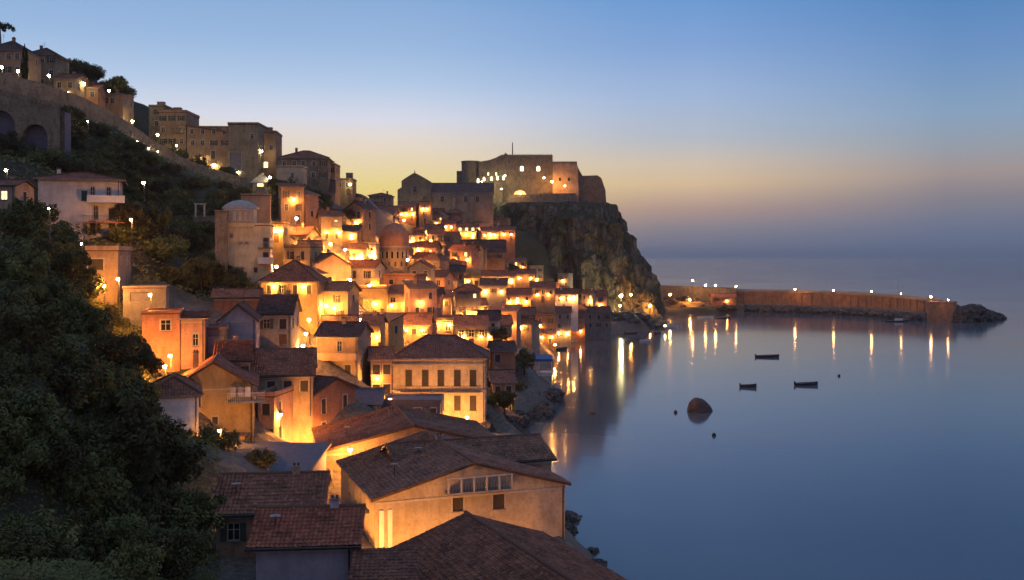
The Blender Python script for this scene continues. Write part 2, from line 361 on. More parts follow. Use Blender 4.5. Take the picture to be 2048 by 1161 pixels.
# ------------------------------------------------------------------ castle rock
m, n, b = newmat('rock'); lk = n.links.new
tc_ = nd(n, 'ShaderNodeTexCoord')
mp = nd(n, 'ShaderNodeMapping'); mp.inputs['Scale'].default_value = (1, 1, .3); lk(tc_.outputs['Object'], mp.inputs[0])
n1 = nd(n, 'ShaderNodeTexNoise', i_Scale=.16, i_Detail=9., i_Roughness=.7); lk(mp.outputs[0], n1.inputs['Vector'])
n2 = nd(n, 'ShaderNodeTexNoise', i_Scale=.07, i_Detail=4.); lk(tc_.outputs['Object'], n2.inputs['Vector'])
ge = nd(n, 'ShaderNodeNewGeometry'); sp = nd(n, 'ShaderNodeSeparateXYZ'); lk(ge.outputs['Normal'], sp.inputs[0])
c = mixn(n, mrange(n, n1.outputs[0], .42, .58), (.06, .052, .045), (.22, .19, .14))
c = mixn(n, mrange(n, n2.outputs[0], .52, .6, 0, .7), c, (.07, .075, .035))
c = mixn(n, mrange(n, sp.outputs[2], .45, .75), c, (.05, .06, .025))
lk(c, b.inputs['Base Color']); b.inputs['Roughness'].default_value = .9; 
mp2 = nd(n, 'ShaderNodeMapping'); mp2.inputs['Scale'].default_value = (1, 1, .45); lk(tc_.outputs['Object'], mp2.inputs[0])
wr = nd(n, 'ShaderNodeMix', data_type='VECTOR'); wr.inputs[0].default_value = .12; n5 = nd(n, 'ShaderNodeTexNoise', i_Scale=.3, i_Detail=4.); lk(mp2.outputs[0], n5.inputs['Vector']); lk(mp2.outputs[0], wr.inputs[4]); lk(n5.outputs[1], wr.inputs[5])
vo_ = nd(n, 'ShaderNodeTexVoronoi', i_Scale=.28, feature='DISTANCE_TO_EDGE'); lk(wr.outputs[1], vo_.inputs['Vector'])
ad_ = nd(n, 'ShaderNodeMath', operation='ADD'); lk(mrange(n, vo_.outputs['Distance'], 0, .12, 0, .6), ad_.inputs[0]); lk(n1.outputs[0], ad_.inputs[1]); bump(n, b, ad_.outputs[0], 1., 1.8)
from mathutils import noise as mnoise
def rockmesh(cx, cy, top, base, zt, zb, nseg, nlev, amp, power, freq=.08, flat=True):
    """top/base: functions angle -> radius pair; steep rings joined from the base up"""
    rows = []
    for k in range(nlev+1):
        f = k/nlev; z = zb+(zt-zb)*f; row = []
        for i in range(nseg):
            t = 2*math.pi*i/nseg; rb = base(t); rt = top(t); r = rb+(rt-rb)*(f**power(t))
            x, y = cx+r*math.cos(t), cy+r*math.sin(t)
            nv = mnoise.fractal(Vector((x*freq, y*freq, z*freq*.35)), .9, 2.1, 5)
            nv2 = abs(mnoise.noise(Vector((x*freq*2.5, y*freq*2.5, z*freq*.5))))
            a = amp*(1-.75*max(0, (f-.85)/.15))
            r += a*(nv*.9-nv2*.8)
            row.append((cx+r*math.cos(t), cy+r*math.sin(t), z+a*.35*mnoise.noise(Vector((x*.2, y*.2, z*.2)))))
        row.append(row[0]); rows.append(row)
    for q in (.7, .35, .02):
        row = [(cx+(p[0]-cx)*q, cy+(p[1]-cy)*q, p[2]+.5*mnoise.noise(Vector(p)*.2)) for p in rows[nlev][:-1]]
        row.append(row[0]); rows.append(row)
    return rows
def ell(a, b_, ox=0, oy=0):
    def fn(t):
        c, s = math.cos(t), math.sin(t); e = 2.6
        return 1/((abs(c)/a)**e+(abs(s)/b_)**e)**(1/e)
    return fn
RC = (24, 520)
def top_r(t):
    c = math.cos(t); return ell(30 if c > 0 else 44, 40)(t)
def base_r(t):
    c = math.cos(t); return ell(49 if c > 0 else 66, 66)(t)
def pw(t):
    c = math.cos(t); return 1.15 if c > .3 else 1.5
mb = MB(); mb.quadgrid(rockmesh(RC[0], RC[1], top_r, base_r, 56, -2, 210, 80, 9.5, pw), 'rock')
# a lower spur steps out below the castle's seaward bastion
rock = mb.build('cliff_rock', smooth=False); structure(rock, 'steep dark castle headland dropping to the sea')

m, n, b = newmat('boulder'); lk = n.links.new
tc_ = nd(n, 'ShaderNodeTexCoord'); n1 = nd(n, 'ShaderNodeTexNoise', i_Scale=2.2, i_Detail=8., i_Roughness=.7); lk(tc_.outputs['Object'], n1.inputs['Vector'])
lk(mixn(n, mrange(n, n1.outputs[0], .42, .6), (.055, .047, .042), (.17, .145, .12)), b.inputs['Base Color']); b.inputs['Roughness'].default_value = .85
vo_ = nd(n, 'ShaderNodeTexVoronoi', i_Scale=2.5, feature='DISTANCE_TO_EDGE'); lk(tc_.outputs['Object'], vo_.inputs['Vector'])
ad_ = nd(n, 'ShaderNodeMath', operation='ADD'); lk(mrange(n, vo_.outputs['Distance'], 0, .1, 0, .5), ad_.inputs[0]); lk(n1.outputs[0], ad_.inputs[1]); bump(n, b, ad_.outputs[0], 1., .25)
# ------------------------------------------------------------------ houses
WALLSTUD = {}
def wallface(mb, o, u, nrm, w_, z0, z1, ops, mat, rv=.22):
    """a wall rectangle with real openings and their reveals; nrm points outwards"""
    xs = sorted({0, w_} | {q for a in ops for q in (a[0], a[1])}); zs = sorted({z0, z1} | {q for a in ops for q in (a[2], a[3])})
    P = lambda x, z, d=0: (o[0]+u[0]*x-nrm[0]*d, o[1]+u[1]*x-nrm[1]*d, z)
    for i in range(len(xs)-1):
        for j in range(len(zs)-1):
            cx, cz = (xs[i]+xs[i+1])/2, (zs[j]+zs[j+1])/2
            if any(a[0] < cx < a[1] and a[2] < cz < a[3] for a in ops): continue
            mb.face([P(xs[i], zs[j]), P(xs[i+1], zs[j]), P(xs[i+1], zs[j+1]), P(xs[i], zs[j+1])], mat)
    for a in ops:
        x0, x1, a0, a1 = a[:4]
        mb.face([P(x0,a0), P(x0,a1), P(x0,a1,rv), P(x0,a0,rv)], mat); mb.face([P(x1,a0,rv), P(x1,a1,rv), P(x1,a1), P(x1,a0)], mat)
        mb.face([P(x0,a1), P(x1,a1), P(x1,a1,rv), P(x0,a1,rv)], mat); mb.face([P(x0,a0,rv), P(x1,a0,rv), P(x1,a0), P(x0,a0)], mat)
        mb.face([P(x0,a0,rv), P(x0,a1,rv), P(x1,a1,rv), P(x1,a0,rv)], mat)
WC = {}
def window_meshes(w_, h, kind, near):
    """meshes in local space: x along the wall, -y outwards, z up, origin at the opening's bottom centre, wall plane y = 0"""
    key = (round(w_, 2), round(h, 2), kind, near)
    if key in WC: return WC[key]
    g = {'dark': 'glass', 'lit': 'lit_window', 'door': 'door_wood', 'litdoor': 'lit_door', 'shut': 'shutter', 'green': 'green_shutter', 'arch': 'glass', 'open': 'glass', 'garage': 'sheet'}[kind]
    p = MB(); p.box(-w_/2, w_/2, .13, .17, 0, h, g)
    out = {}
    f = MB(); fm = 'frame'; t = .07
    if kind in ('dark', 'lit', 'arch', 'open'):
        for x0, x1 in ((-w_/2, -w_/2+t), (w_/2-t, w_/2), (-t/2, t/2)): f.box(x0, x1, .09, .127, 0, h, fm)
        for z0, z1 in ((0, t), (h-t, h), (h*.6, h*.6+t*.8)): f.box(-w_/2+t, w_/2-t, .095, .126, z0, z1, fm)
    elif kind in ('shut', 'green'):
        k = int(h/.16)
        for i in range(k): p.box(-w_/2+.06, -.03, .10, .13, i*h/k+.02, i*h/k+.09, g); p.box(.03, w_/2-.06, .10, .13, i*h/k+.02, i*h/k+.09, g)
        f.box(-w_/2, -w_/2+.05, .07, .127, 0, h, g); f.box(w_/2-.05, w_/2, .07, .127, 0, h, g); f.box(-.025, .025, .07, .127, 0, h, g)
    else:
        f.box(-w_/2, -w_/2+.08, .05, .127, 0, h, 'wood'); f.box(w_/2-.08, w_/2, .05, .127, 0, h, 'wood'); f.box(-w_/2+.08, w_/2-.08, .05, .127, h-.08, h, 'wood')
    s = MB()
    if kind not in ('door', 'litdoor', 'garage'): s.box(-w_/2-.12, w_/2+.12, -.12, .05, -.09, -.003, 'concrete')
    sur = MB()                       # raised surround
    sur.box(-w_/2-.14, -w_/2-.003, -.05, .02, 0, h+.14, 'frame'); sur.box(w_/2+.003, w_/2+.14, -.05, .02, 0, h+.14, 'frame'); sur.box(-w_/2-.003, w_/2+.003, -.05, .02, h+.003, h+.14, 'frame')
    if kind == 'arch': sur.box(-w_/2-.2, w_/2+.2, -.14, .02, h+.14, h+.24, 'frame')
    shu = MB(); shl = []
    if kind == 'open':
        sm_ = 'green_shutter' if int(h*10) % 2 else 'wood'
        for s_ in (-1, 1):
            x0, x1 = sorted((s_*(w_/2+.02), s_*w_)); shu.box(x0, x1, -.07, -.02, -.02, h+.02, sm_)
            if near:
                for k in range(int(h/.2)): shu.box(x0+.05, x1-.05, -.085, -.068, .06+k*.2, .16+k*.2, sm_)
                shl.append(shu); shu = MB()
        sur = MB()
    if near:
        out = {'': p.mesh('window'), 'frame': f.mesh('frame')}
        if s.v: out['sill'] = s.mesh('sill')
        if kind in ('arch', 'dark', 'lit', 'shut'): out['surround'] = sur.mesh('surround')
        for i_, q in enumerate(shl): out['shutter'+'_'*i_] = q.mesh('shutter')
    else:
        for q in (f, s, sur, shu):
            for fi, fc in enumerate(q.f): p.face([q.v[k] for k in fc], q.mats[q.m[fi]])
        out = {'': p.mesh('window')}
    WC[key] = out; return out
def put_window(parent, loc, rz, w_, h, kind, near):
    ms = window_meshes(w_, h, kind, near)
    nm = {'door': 'door', 'litdoor': 'door', 'garage': 'door'}.get(kind, 'window')
    o = link(nm, ms[''], parent, loc, (0, 0, rz))
    if kind in ('lit', 'litdoor'): o['label'] = 'lit from within, glowing warm yellow'
    for k, me_ in ms.items():
        if k: link(k.rstrip('_'), me_, o)
    return o
def roofmesh(kind, w_, d, h, rise, mat, oh=.45, th=.22, wallmat=None, fine=False):
    mb = MB(); e = MB()
    def slab(p0, p1, p2, p3):
        """p0,p1 along the eave, p2,p3 along the ridge; top surface, thickness downwards"""
        u = (Vector(p1)-Vector(p0)); U = u.length; v = (Vector(p3)-Vector(p0)); u.normalize()
        def uvc(p):
            r = Vector(p)-Vector(p0); a = r.dot(u); return (a, (r-u*a).length)
        pts = [Vector(p) for p in (p0, p1, p2, p3)]
        if (pts[2]-pts[3]).length < 1e-4: pts = pts[:3]
        low = [p-Vector((0, 0, th)) for p in pts]
        if fine and len(pts) == 4 and abs((pts[2]-pts[3]).length-U) < .01:
            vv = pts[3]-pts[0]; V = vv.length; nr = max(2, int(V/.42)); nc = max(4, int(U/.30)); rows = []; nn = u.cross(vv.normalized())
            if nn.z < 0: nn = -nn
            rr = random.Random(int(U*100+V*37)); dj = [[rr.uniform(-.018, .018) for _ in range(nc+1)] for _ in range(nr+1)]
            i0 = len(mb.v); cols_ = nc*4+1; uvs = []
            for j in range(nr):
                for e_ in (0, 1):      # each course laps over the one below
                    f_ = (j+e_)/nr; line = []
                    for k in range(cols_):
                        q_ = k/4; ti = min(nc-1, int(q_)); ph = q_-ti
                        a_ = .055*abs(math.sin(math.pi*ph))+(.05 if not e_ else .0)+dj[j][ti]
                        a_ += .07*mnoise.noise(Vector((q_*.06+U, f_*V*.2, U*3+V)))-.05*math.sin(math.pi*f_)
                        mb.v.append(tuple(pts[0]+u*(U*k/(cols_-1))+vv*f_+nn*a_)); line.append((U*k/(cols_-1), f_*V))
                    uvs.append(line)
            for r__ in range(len(uvs)-1):
                for k in range(cols_-1):
                    q_ = i0+r__*cols_+k; mb.f.append((q_, q_+1, q_+cols_+1, q_+cols_)); mb.m.append(mb.mi(mat)); mb.uv.append([uvs[r__][k], uvs[r__][k+1], uvs[r__+1][k+1], uvs[r__+1][k]])
        else: mb.face(pts, mat, [uvc(p) for p in pts])
        mb.face(list(reversed(low)), 'wood')
        for i in range(len(pts)):
            j = (i+1) % len(pts)
            if i in (0,) or kind in ('gx', 'gy', 'shed', 'shedx'): mb.face([pts[i], low[i], low[j], pts[j]], 'wood' if i else 'concrete')
    s = rise/((d/2) if kind == 'gx' else (w_/2) if kind == 'gy' else min(w_, d)/2 if kind == 'hip' else 1)
    ridge = []
    if kind == 'gx':
        ez = h-oh*s+th
        R0, R1 = (-oh, d/2, h+rise+th), (w_+oh, d/2, h+rise+th)
        slab((-oh, -oh, ez), (w_+oh, -oh, ez), R1, R0); slab((w_+oh, d+oh, ez), (-oh, d+oh, ez), R0, R1); ridge = [(R0, R1)]
    elif kind == 'gy':
        ez = h-oh*s+th
        R0, R1 = (w_/2, -oh, h+rise+th), (w_/2, d+oh, h+rise+th)
        slab((-oh, d+oh, ez), (-oh, -oh, ez), R0, R1); slab((w_+oh, -oh, ez), (w_+oh, d+oh, ez), R1, R0); ridge = [(R0, R1)]
    elif kind == 'hip':
        ez = h-oh*s+th; m_ = min(w_, d)/2
        if w_ >= d: A, B = (m_, d/2, h+rise+th), (w_-m_, d/2, h+rise+th)
        else: A, B = (w_/2, m_, h+rise+th), (w_/2, d-m_, h+rise+th)
        c = [(-oh, -oh, ez), (w_+oh, -oh, ez), (w_+oh, d+oh, ez), (-oh, d+oh, ez)]
        if w_ >= d: slab(c[0], c[1], B, A); slab(c[1], c[2], B, B); slab(c[2], c[3], A, B); slab(c[3], c[0], A, A)
        else: slab(c[0], c[1], A, A); slab(c[1], c[2], B, A); slab(c[2], c[3], B, B); slab(c[3], c[0], A, B)
        ridge = [(A, B)] if (Vector(A)-Vector(B)).length > .5 else []
        ridge += [(c[0], A), (c[1], B if w_ >= d else A), (c[2], B), (c[3], A if w_ >= d else B)]
    elif kind == 'shed':      # rises away from the front
        slab((-oh, -oh, h+th), (w_+oh, -oh, h+th), (w_+oh, d+oh, h+rise+th), (-oh, d+oh, h+rise+th))
    elif kind == 'shedx':     # rises towards +x
        slab((-oh, d+oh, h+th), (-oh, -oh, h+th), (w_+oh, -oh, h+rise+th), (w_+oh, d+oh, h+rise+th))
    elif kind == 'flat':
        mb.box(-.12, w_+.12, -.12, d+.12, h+.01, h+.16, mat)
        for a in ((-.12, w_+.12, -.12, .12), (-.12, w_+.12, d-.12, d+.12), (-.12, .12, .12, d-.12), (w_-.12, w_+.12, .12, d-.12)): mb.box(*a, h+.163, h+.16+rise, wallmat or 'concrete')
    for a, b_ in ridge:
        A_, B_ = Vector(a), Vector(b_); n_ = max(1, int((B_-A_).length/.45)) if fine else 1
        for i in range(n_): mb.tube(A_.lerp(B_, i/n_), A_.lerp(B_, min(1, (i+1.12)/n_)), .15, .19 if fine else .15, 'tile_tan' if fine else mat, 7)
    return mb
def gable_tri(mb, kind, w_, d, h, rise, mat):
    if kind == 'gx':
        for x in (0, w_): mb.face([(x, 0, h), (x, d, h), (x, d/2, h+rise)], mat)
    elif kind == 'gy':
        for y in (0, d): mb.face([(0, y, h), (w_, y, h), (w_/2, y, h+rise)], mat)
    elif kind == 'shed':
        for x in (0, w_): mb.face([(x, 0, h), (x, d, h), (x, d, h+rise)], mat)
        mb.face([(0, d, h), (w_, d, h), (w_, d, h+rise), (0, d, h+rise)], mat)
    elif kind == 'shedx':
        for y in (0, d): mb.face([(0, y, h), (w_, y, h), (w_, y, h+rise)], mat)
        mb.face([(w_, 0, h), (w_, d, h), (w_, d, h+rise), (w_, 0, h+rise)], mat)
def balcony(parent, x0, x1, z, dep=1.1, rail='iron', slab='concrete', y0=0., solid=False):
    mb = MB(); mb.box(x0, x1, y0-dep, y0-.003, z-.16, z, slab); o = mb.build('balcony', parent)
    r = MB(); H = 1.0
    if solid:
        r.box(x0, x1, y0-dep, y0-dep+.12, z+.003, z+H, slab); r.box(x0, x0+.12, y0-dep+.123, y0-.004, z+.003, z+H, slab); r.box(x1-.12, x1, y0-dep+.123, y0-.004, z+.003, z+H, slab)
    else:
        r.box(x0, x1, y0-dep, y0-dep+.05, z+H-.05, z+H, rail); k = max(3, int((x1-x0)/.22))
        for i in range(k+1): xx = x0+(x1-x0-.04)*i/k; r.box(xx, xx+.035, y0-dep+.005, y0-dep+.04, z+.003, z+H-.053, rail)
        for xx in (x0, x1-.04): r.box(xx, xx+.04, y0-dep+.055, y0-.005, z+H-.05, z+H, rail)
    r.build('railing', o); return o
HOUSES = []; RS = random.Random(11)
def house(label, ref, x0, x1, ye, yb, D=None, dep=8., yaw=0., roof='gx', rise=1.6, wall='tan', tile='tile_brown', cols=2, rows=2, kind='dark', ww=.95, wh=1.35,
          lit=(), door=True, near=None, side=True, chim=1, balc=(), name='house', cat='house', found=5., ops=None, st=3.0, antenna=False, sidekind=None, group=None, oh=.45, trim=True, wl=0):
    if D is None: D = ground((x0+x1)/2, yb)
    a = W(x0, yb, D); k = (x1-1024)/F; ca, sa = math.cos(R(yaw)), math.sin(R(yaw))
    w_ = (k*D-a.x)/(ca-k*sa); h = (yb-ye)/F*D
    if near is None: near = D < 150
    if near and roof in ('gx', 'gy', 'shed') and h > 3: pass
    t = thing(name, label, cat, a, R(yaw), group); HOUSES.append(((x0+x1)/2, (ye+yb)/2, ref, x1-x0, D, a.z, t))
    rs = random.Random(int(x0*7+ye*13+D)); fr = []
    if ops is not None: fr = [tuple(o) for o in ops]           # (xc as share of width, z bottom, w, h, kind)
    else:
        for r_ in range(rows):
            zc = h-.75-wh-r_*st
            for c_ in range(cols):
                kk = kind
                if (r_, c_) in lit: kk = 'lit'
                elif kk in ('shut', 'dark') and rs.random() < .3: kk = 'open'
                elif D > 165 and rs.random() < .10: continue
                if zc > .25: fr.append(((c_+.5+(rs.uniform(-.08, .08) if D > 165 else 0))/cols, zc, ww, wh, kk))
                elif door and c_ == cols//2 and r_ >= 1: fr.append(((c_+.5)/cols, .05, 1.05, min(2.1, h-.4), 'door'))
        if door and cols and not any(q[4] == 'door' for q in fr) and h-.75-wh-rows*st > -1 and h > 3.5 and fr and min(q[1] for q in fr) > 2.4:
            fr.append(((cols//2+.5)/cols, .05, 1.05, 2.1, 'door'))
    opsF = [(q[0]*w_-q[2]/2, q[0]*w_+q[2]/2, q[1], q[1]+q[3]) for q in fr]
    mb = MB()
    wallface(mb, (0, 0), (1, 0), (0, -1), w_, -found, h, opsF, wall)
    sides = []
    if side is True or side == 'both': sides = ['l', 'r']
    elif side: sides = [side]
    sc_ = max(1, int(dep/3.2)); sk = sidekind or ('shut' if kind == 'lit' else kind)
    S_ = {'l': [], 'r': []}
    for sd_ in sides:
        for r_ in range(rows if ops is None else max(1, int(h/st))):
            zc = h-.75-wh-r_*st
            if zc < .4: continue
            for c_ in range(sc_):
                if rs.random() < .72: S_[sd_].append(((c_+.5)/sc_, zc, ww, wh, sk))
    O = {s: [(q[0]*dep-q[2]/2, q[0]*dep+q[2]/2, q[1], q[1]+q[3]) for q in S_[s]] for s in S_}
    wallface(mb, (w_, 0), (0, 1), (1, 0), dep, -found, h, O['r'], wall)
    wallface(mb, (0, dep), (0, -1), (-1, 0), dep, -found, h, [(dep-b_, dep-a_, c_, d_) for a_, b_, c_, d_ in O['l']], wall)
    wallface(mb, (w_, dep), (-1, 0), (0, 1), w_, -found, h, [], wall)
    gable_tri(mb, roof, w_, dep, h, rise, wall)
    if roof in ('none',): mb.face([(0,0,h),(w_,0,h),(w_,dep,h),(0,dep,h)], wall)
    if trim and near and roof != 'flat':
        mb.box(-.06, w_+.06, -.08, -.003, h-.42, h-.24, 'frame')
    mb.build('wall', t)
    if near and w_ > 6 and rs.random() < .6:
        c = MB(); zz = h+(rise*.55 if roof != 'flat' else .6); c.tube((w_*.15, dep*.25, h-.2), (w_*.15, dep*.25, zz+.75), .03, .03, 'iron', 5)
        c.lathe([(.03, zz+.62), (.22, zz+.66), (.38, zz+.78)], 'frame', 14, (w_*.15, dep*.25)); c.build('satellite_dish', t)
    if near and h > 3.5 and roof != 'flat':
        c = MB(); c.tube((w_-.25, -.12, -1.5), (w_-.25, -.12, h-.5), .055, .055, 'iron', 6); c.tube((w_-.25, -.12, h-.5), (w_-.25, -.35, h-.1), .055, .055, 'iron', 6); c.build('drainpipe', t)
    if roof != 'none': roofmesh(roof, w_, dep, h, rise, tile, oh, wallmat=wall, fine=D < 142 and tile.startswith('tile')).build('roof', t)
    rf = t.children[-1] if len(t.children) > 1 else None
    for q in fr: put_window(t, (q[0]*w_, 0, q[1]), 0, q[2], q[3], q[4], near)
    for q in S_['r']: put_window(t, (w_, q[0]*dep, q[1]), R(90), q[2], q[3], q[4], near)
    for q in S_['l']: put_window(t, (0, q[0]*dep, q[1]), R(-90), q[2], q[3], q[4], near)
    if D > 150 and ops is None and h > 5.4 and rs.random() < .45:
        a_ = rs.choice([0, .45]); balcony(t, (a_+.05)*w_, (a_+.5)*w_, max(2.6, h-.75-wh-.1 if rows == 1 else h-.75-wh-st*(rows-2 if rows > 2 else 0)-.1), .9, rail=rs.choice(['iron', 'frame']), solid=rs.random() < .3, slab='concrete')
    if near and roof == 'gx':
        c = MB(); c.tube((-oh, -oh-.07, h-oh*rise/(dep/2)+.12), (w_+oh, -oh-.07, h-oh*rise/(dep/2)+.12), .075, .075, 'iron', 6); c.build('gutter', t)
    for bz in balc: balcony(t, bz[0]*w_, bz[1]*w_, bz[2], *bz[3:])
    for i in range(wl):  # lamps added at random along the front to give amber fill light
        xx = w_*(i+.5+rs.uniform(-.2, .2))/wl; zz = min(h-1.0, 2.6+(3.0 if rs.random() < .4 and h > 6.5 else 0)); zz = max(zz, .8)
        c = MB(); c.ball((0, -.55, 0), .125, rs.choice(['lamp_added', 'lamp_added', 'lamp_added_dim']), 8, 5); c.tube((0, 0, .3), (0, -.55, .26), .03, .03, 'pole', 4); c.tube((0, -.55, .16), (0, -.55, .30), .2, .05, 'pole', 6)
        c.build('added_wall_lamp', t, (xx, 0, zz))
    for i in range(chim if roof != 'flat' else 0):
        cx = w_*rs.uniform(.2, .8); cy = dep*rs.uniform(.4, .62); c = MB()
        zt = h+rise+.7; c.box(cx-.3, cx+.3, cy-.25, cy+.25, h, zt, wall); c.box(cx-.38, cx+.38, cy-.33, cy+.33, zt+.002, zt+.12, 'concrete')
        for dx in (-.16, .16): c.box(cx+dx-.09, cx+dx+.09, cy-.09, cy+.09, zt+.122, zt+.35, tile if tile.startswith('tile') else 'terracotta')
        c.build('chimney', t)
    if roof == 'flat' and dep > 4 and w_ > 4:
        c = MB(); cx, cy = w_*rs.uniform(.25, .75), dep*rs.uniform(.4, .7)
        c.box(cx-.9, cx+.9, cy-.8, cy+.8, h+.165, h+.16+1.9, wall); c.box(cx-1., cx+1., cy-.9, cy+.9, h+2.063, h+2.18, 'concrete')
        if rs.random() < .6 and near is not True: c.build('stair_hut', t)
    if antenna or rs.random() < .35:
        c = MB(); cx, cy = w_*rs.uniform(.2, .8), dep*.5; zt = h+(rise if roof != 'flat' else .2)
        c.tube((cx, cy, zt-.3), (cx, cy, zt+1.9), .025, .02, 'iron', 5)
        for q in range(4): c.tube((cx-.45+.06*q, cy, zt+1.15+.2*q), (cx+.45-.06*q, cy, zt+1.15+.2*q), .013, .013, 'iron', 4)
        c.build('antenna', t)
    return t, w_, h
# ------------------------------------------------------------------ lamps
for nm_, c_, s_ in (('lamp_orange', (1, .365, .06), 1900), ('lamp_dim', (1, .38, .07), 330), ('lamp_harbour', (1, .43, .13), 190), ('flood', (1, .82, .34), 2600), ('lamp_added', (1, .38, .065), 2000), ('lamp_added_dim', (1, .36, .06), 1100), ('lamp_yellow', (1, .72, .28), 170), ('lamp_white', (1, .80, .52), 200)): emit(nm_, c_, s_)
LM = {}
def lamp_mesh(mat, r):
    k = (mat, round(r, 2))
    if k not in LM:
        a = MB(); a.ball((0, 0, 0), r, mat, 8, 5); LM[k] = a.mesh('lantern', True)
    return LM[k]
LAMPS = []
def lamp(px, py, mat='lamp_orange', D=None, hgt=4.5, r=.32, wallmount=False, label=None, group=None, power=1.):
    if D is None: D = ground(px, py, hgt)
    p = W(px, py, D); g = max(hz(p.x, p.y), -.2); H = p.z-g
    if H < 1.2 or H > 9: H = hgt
    base = Vector((p.x, p.y, p.z-H)); t = thing('street_lamp', label or 'x', 'street lamp', base, 0, group)
    m_ = MB(); m_.tube((0, .35, -1.5), (0, .35, H+.15), .09, .06, 'pole', 6); m_.tube((0, .35, -.1), (0, .35, .5), .16, .13, 'pole', 8)
    m_.tube((0, .35, H+.1), (0, 0, H+r+.10), .035, .035, 'pole', 5); m_.build('pole', t)
    c = MB(); c.tube((0, 0, H+r*.62), (0, 0, H+r+.12), r*.95, .05, 'pole', 8); c.build('cap', t)
    key = lamp_mesh(mat, r); link('lantern', key, t, (0, 0, H))
    LAMPS.append((px, py, t, D, label)); return t
# ------------------------------------------------------------------ trees
def crown_mesh(seed, leaf='leaf_dark', n_cl=42, per=46, shape='round', size=.085):
    per = int(per*1.9); size *= .68
    rs = random.Random(seed); v = []; f = []
    def clump(c, rr, k):
        for _ in range(k):
            d = Vector((rs.gauss(0, 1), rs.gauss(0, 1), rs.gauss(0, 1))); d.normalize(); p = c+d*rr*rs.random()**.45
            s = size*rs.uniform(.6, 1.5); nrm = (d+Vector((rs.gauss(0, .5), rs.gauss(0, .5), rs.gauss(.3, .5)))).normalized()
            u = nrm.orthogonal().normalized(); u.rotate(Matrix.Rotation(rs.uniform(0, 6.28), 3, nrm)); w_ = nrm.cross(u); i = len(v)
            for a, b_ in ((-1, 0), (0, -.42), (1, 0), (0, .42)): v.append(tuple(p+u*(a*s)+w_*(b_*s*1.2)))
            f.append((i, i+1, i+2, i+3))
    for _ in range(n_cl):
        if shape == 'round':
            d = Vector((rs.gauss(0, 1), rs.gauss(0, 1), rs.gauss(.15, .8))); d.normalize(); c = d*rs.uniform(.35, .86); c.z *= .8; rr = rs.uniform(.16, .34)
        elif shape == 'cypress':
            z = rs.uniform(-1, 1); k = max(.05, (1-abs(z)**1.8)*.85+.1*(z < 0)); a = rs.uniform(0, 6.28); c = Vector((math.cos(a)*k*.6, math.sin(a)*k*.6, z)); rr = .28*k+.06
        elif shape == 'pine':
            a = rs.uniform(0, 6.28); q = rs.random()**.5; c = Vector((math.cos(a)*q*.95, math.sin(a)*q*.95, .35-.3*q*q+rs.uniform(-.1, .12))); rr = rs.uniform(.14, .24)
        else:      # bush, hugging the ground
            a = rs.uniform(0, 6.28); q = rs.random()**.5; c = Vector((math.cos(a)*q, math.sin(a)*q, rs.uniform(-.3, .55)*(1-q*.6))); rr = rs.uniform(.18, .36)
        clump(c, rr, per)
    me_ = bpy.data.meshes.new('crown'); me_.from_pydata(v, [], f); me_.materials.append(MATS[leaf]); return me_
def trunk_mesh(seed, shape='round'):
    rs = random.Random(seed+99); mb = MB(); p = Vector((0, 0, -1.6)); r = .085
    for i in range(4):
        q = p+Vector((rs.uniform(-.06, .06), rs.uniform(-.06, .06), .40)); mb.tube(p, q, r, r*.85, 'bark', 7, False); p = q; r *= .85
    for i in range(6 if shape != 'cypress' else 1):
        a = rs.uniform(0, 6.28); q = p+Vector((math.cos(a)*.5, math.sin(a)*.5, rs.uniform(.3, .7))); k = p+(q-p)*.5+Vector((0, 0, .08))
        mb.tube(p, k, r*.7, r*.45, 'bark', 5, False); mb.tube(k, q, r*.45, r*.15, 'bark', 5, False)
    return mb.mesh('trunk')
CR = {}
for key, lf, sh, n_, sz in (('d1', 'leaf_dark', 'round', 46, .085), ('d2', 'leaf_dark', 'round', 38, .10), ('d3', 'leaf_mid', 'round', 44, .085), ('m1', 'leaf_mid', 'round', 40, .09), ('o1', 'leaf_olive', 'round', 36, .08),
                        ('b1', 'leaf_mid', 'bush', 40, .09), ('b2', 'leaf_olive', 'bush', 36, .09), ('b3', 'leaf_dark', 'bush', 40, .09), ('cy', 'leaf_cypress', 'cypress', 60, .09), ('pi', 'leaf_dark', 'pine', 44, .07)):
    CR[key] = (crown_mesh(hash(key) % 97 if False else sum(map(ord, key)), lf, n_, 46, sh, sz), trunk_mesh(sum(map(ord, key)), sh), sh)
def tree(x, y, r, key='d1', label='x', name='tree', cat='tree', group=None, tall=1., z=None, lift=None):
    cm, tm, sh = CR[key]; rs = random.Random(int(x*131+y*17)); g = hz(x, y) if z is None else z
    up = {'round': 1.25, 'cypress': .95, 'pine': 1.5, 'bush': .25}[sh] if lift is None else lift
    t = thing(name, label, cat, (x, y, g), rs.uniform(0, 6.28), group)
    s = (r, r, r*tall)
    if sh == 'cypress': s = (r, r, r*3.4*tall); up = 3.3*tall
    c = link('crown', cm, t, (0, 0, r*up)); c.scale = (s[0]*rs.uniform(.88, 1.12), s[1]*rs.uniform(.88, 1.12), s[2]*rs.uniform(.9, 1.1))
    if sh != 'bush':
        k = link('trunk', tm, t, (0, 0, r*up)); k.scale = (r, r, r*up/1.45)
    else:
        k = link('stem', tm, t, (0, 0, .1)); k.scale = (r*.4, r*.4, r*.5)
    return t
H = house
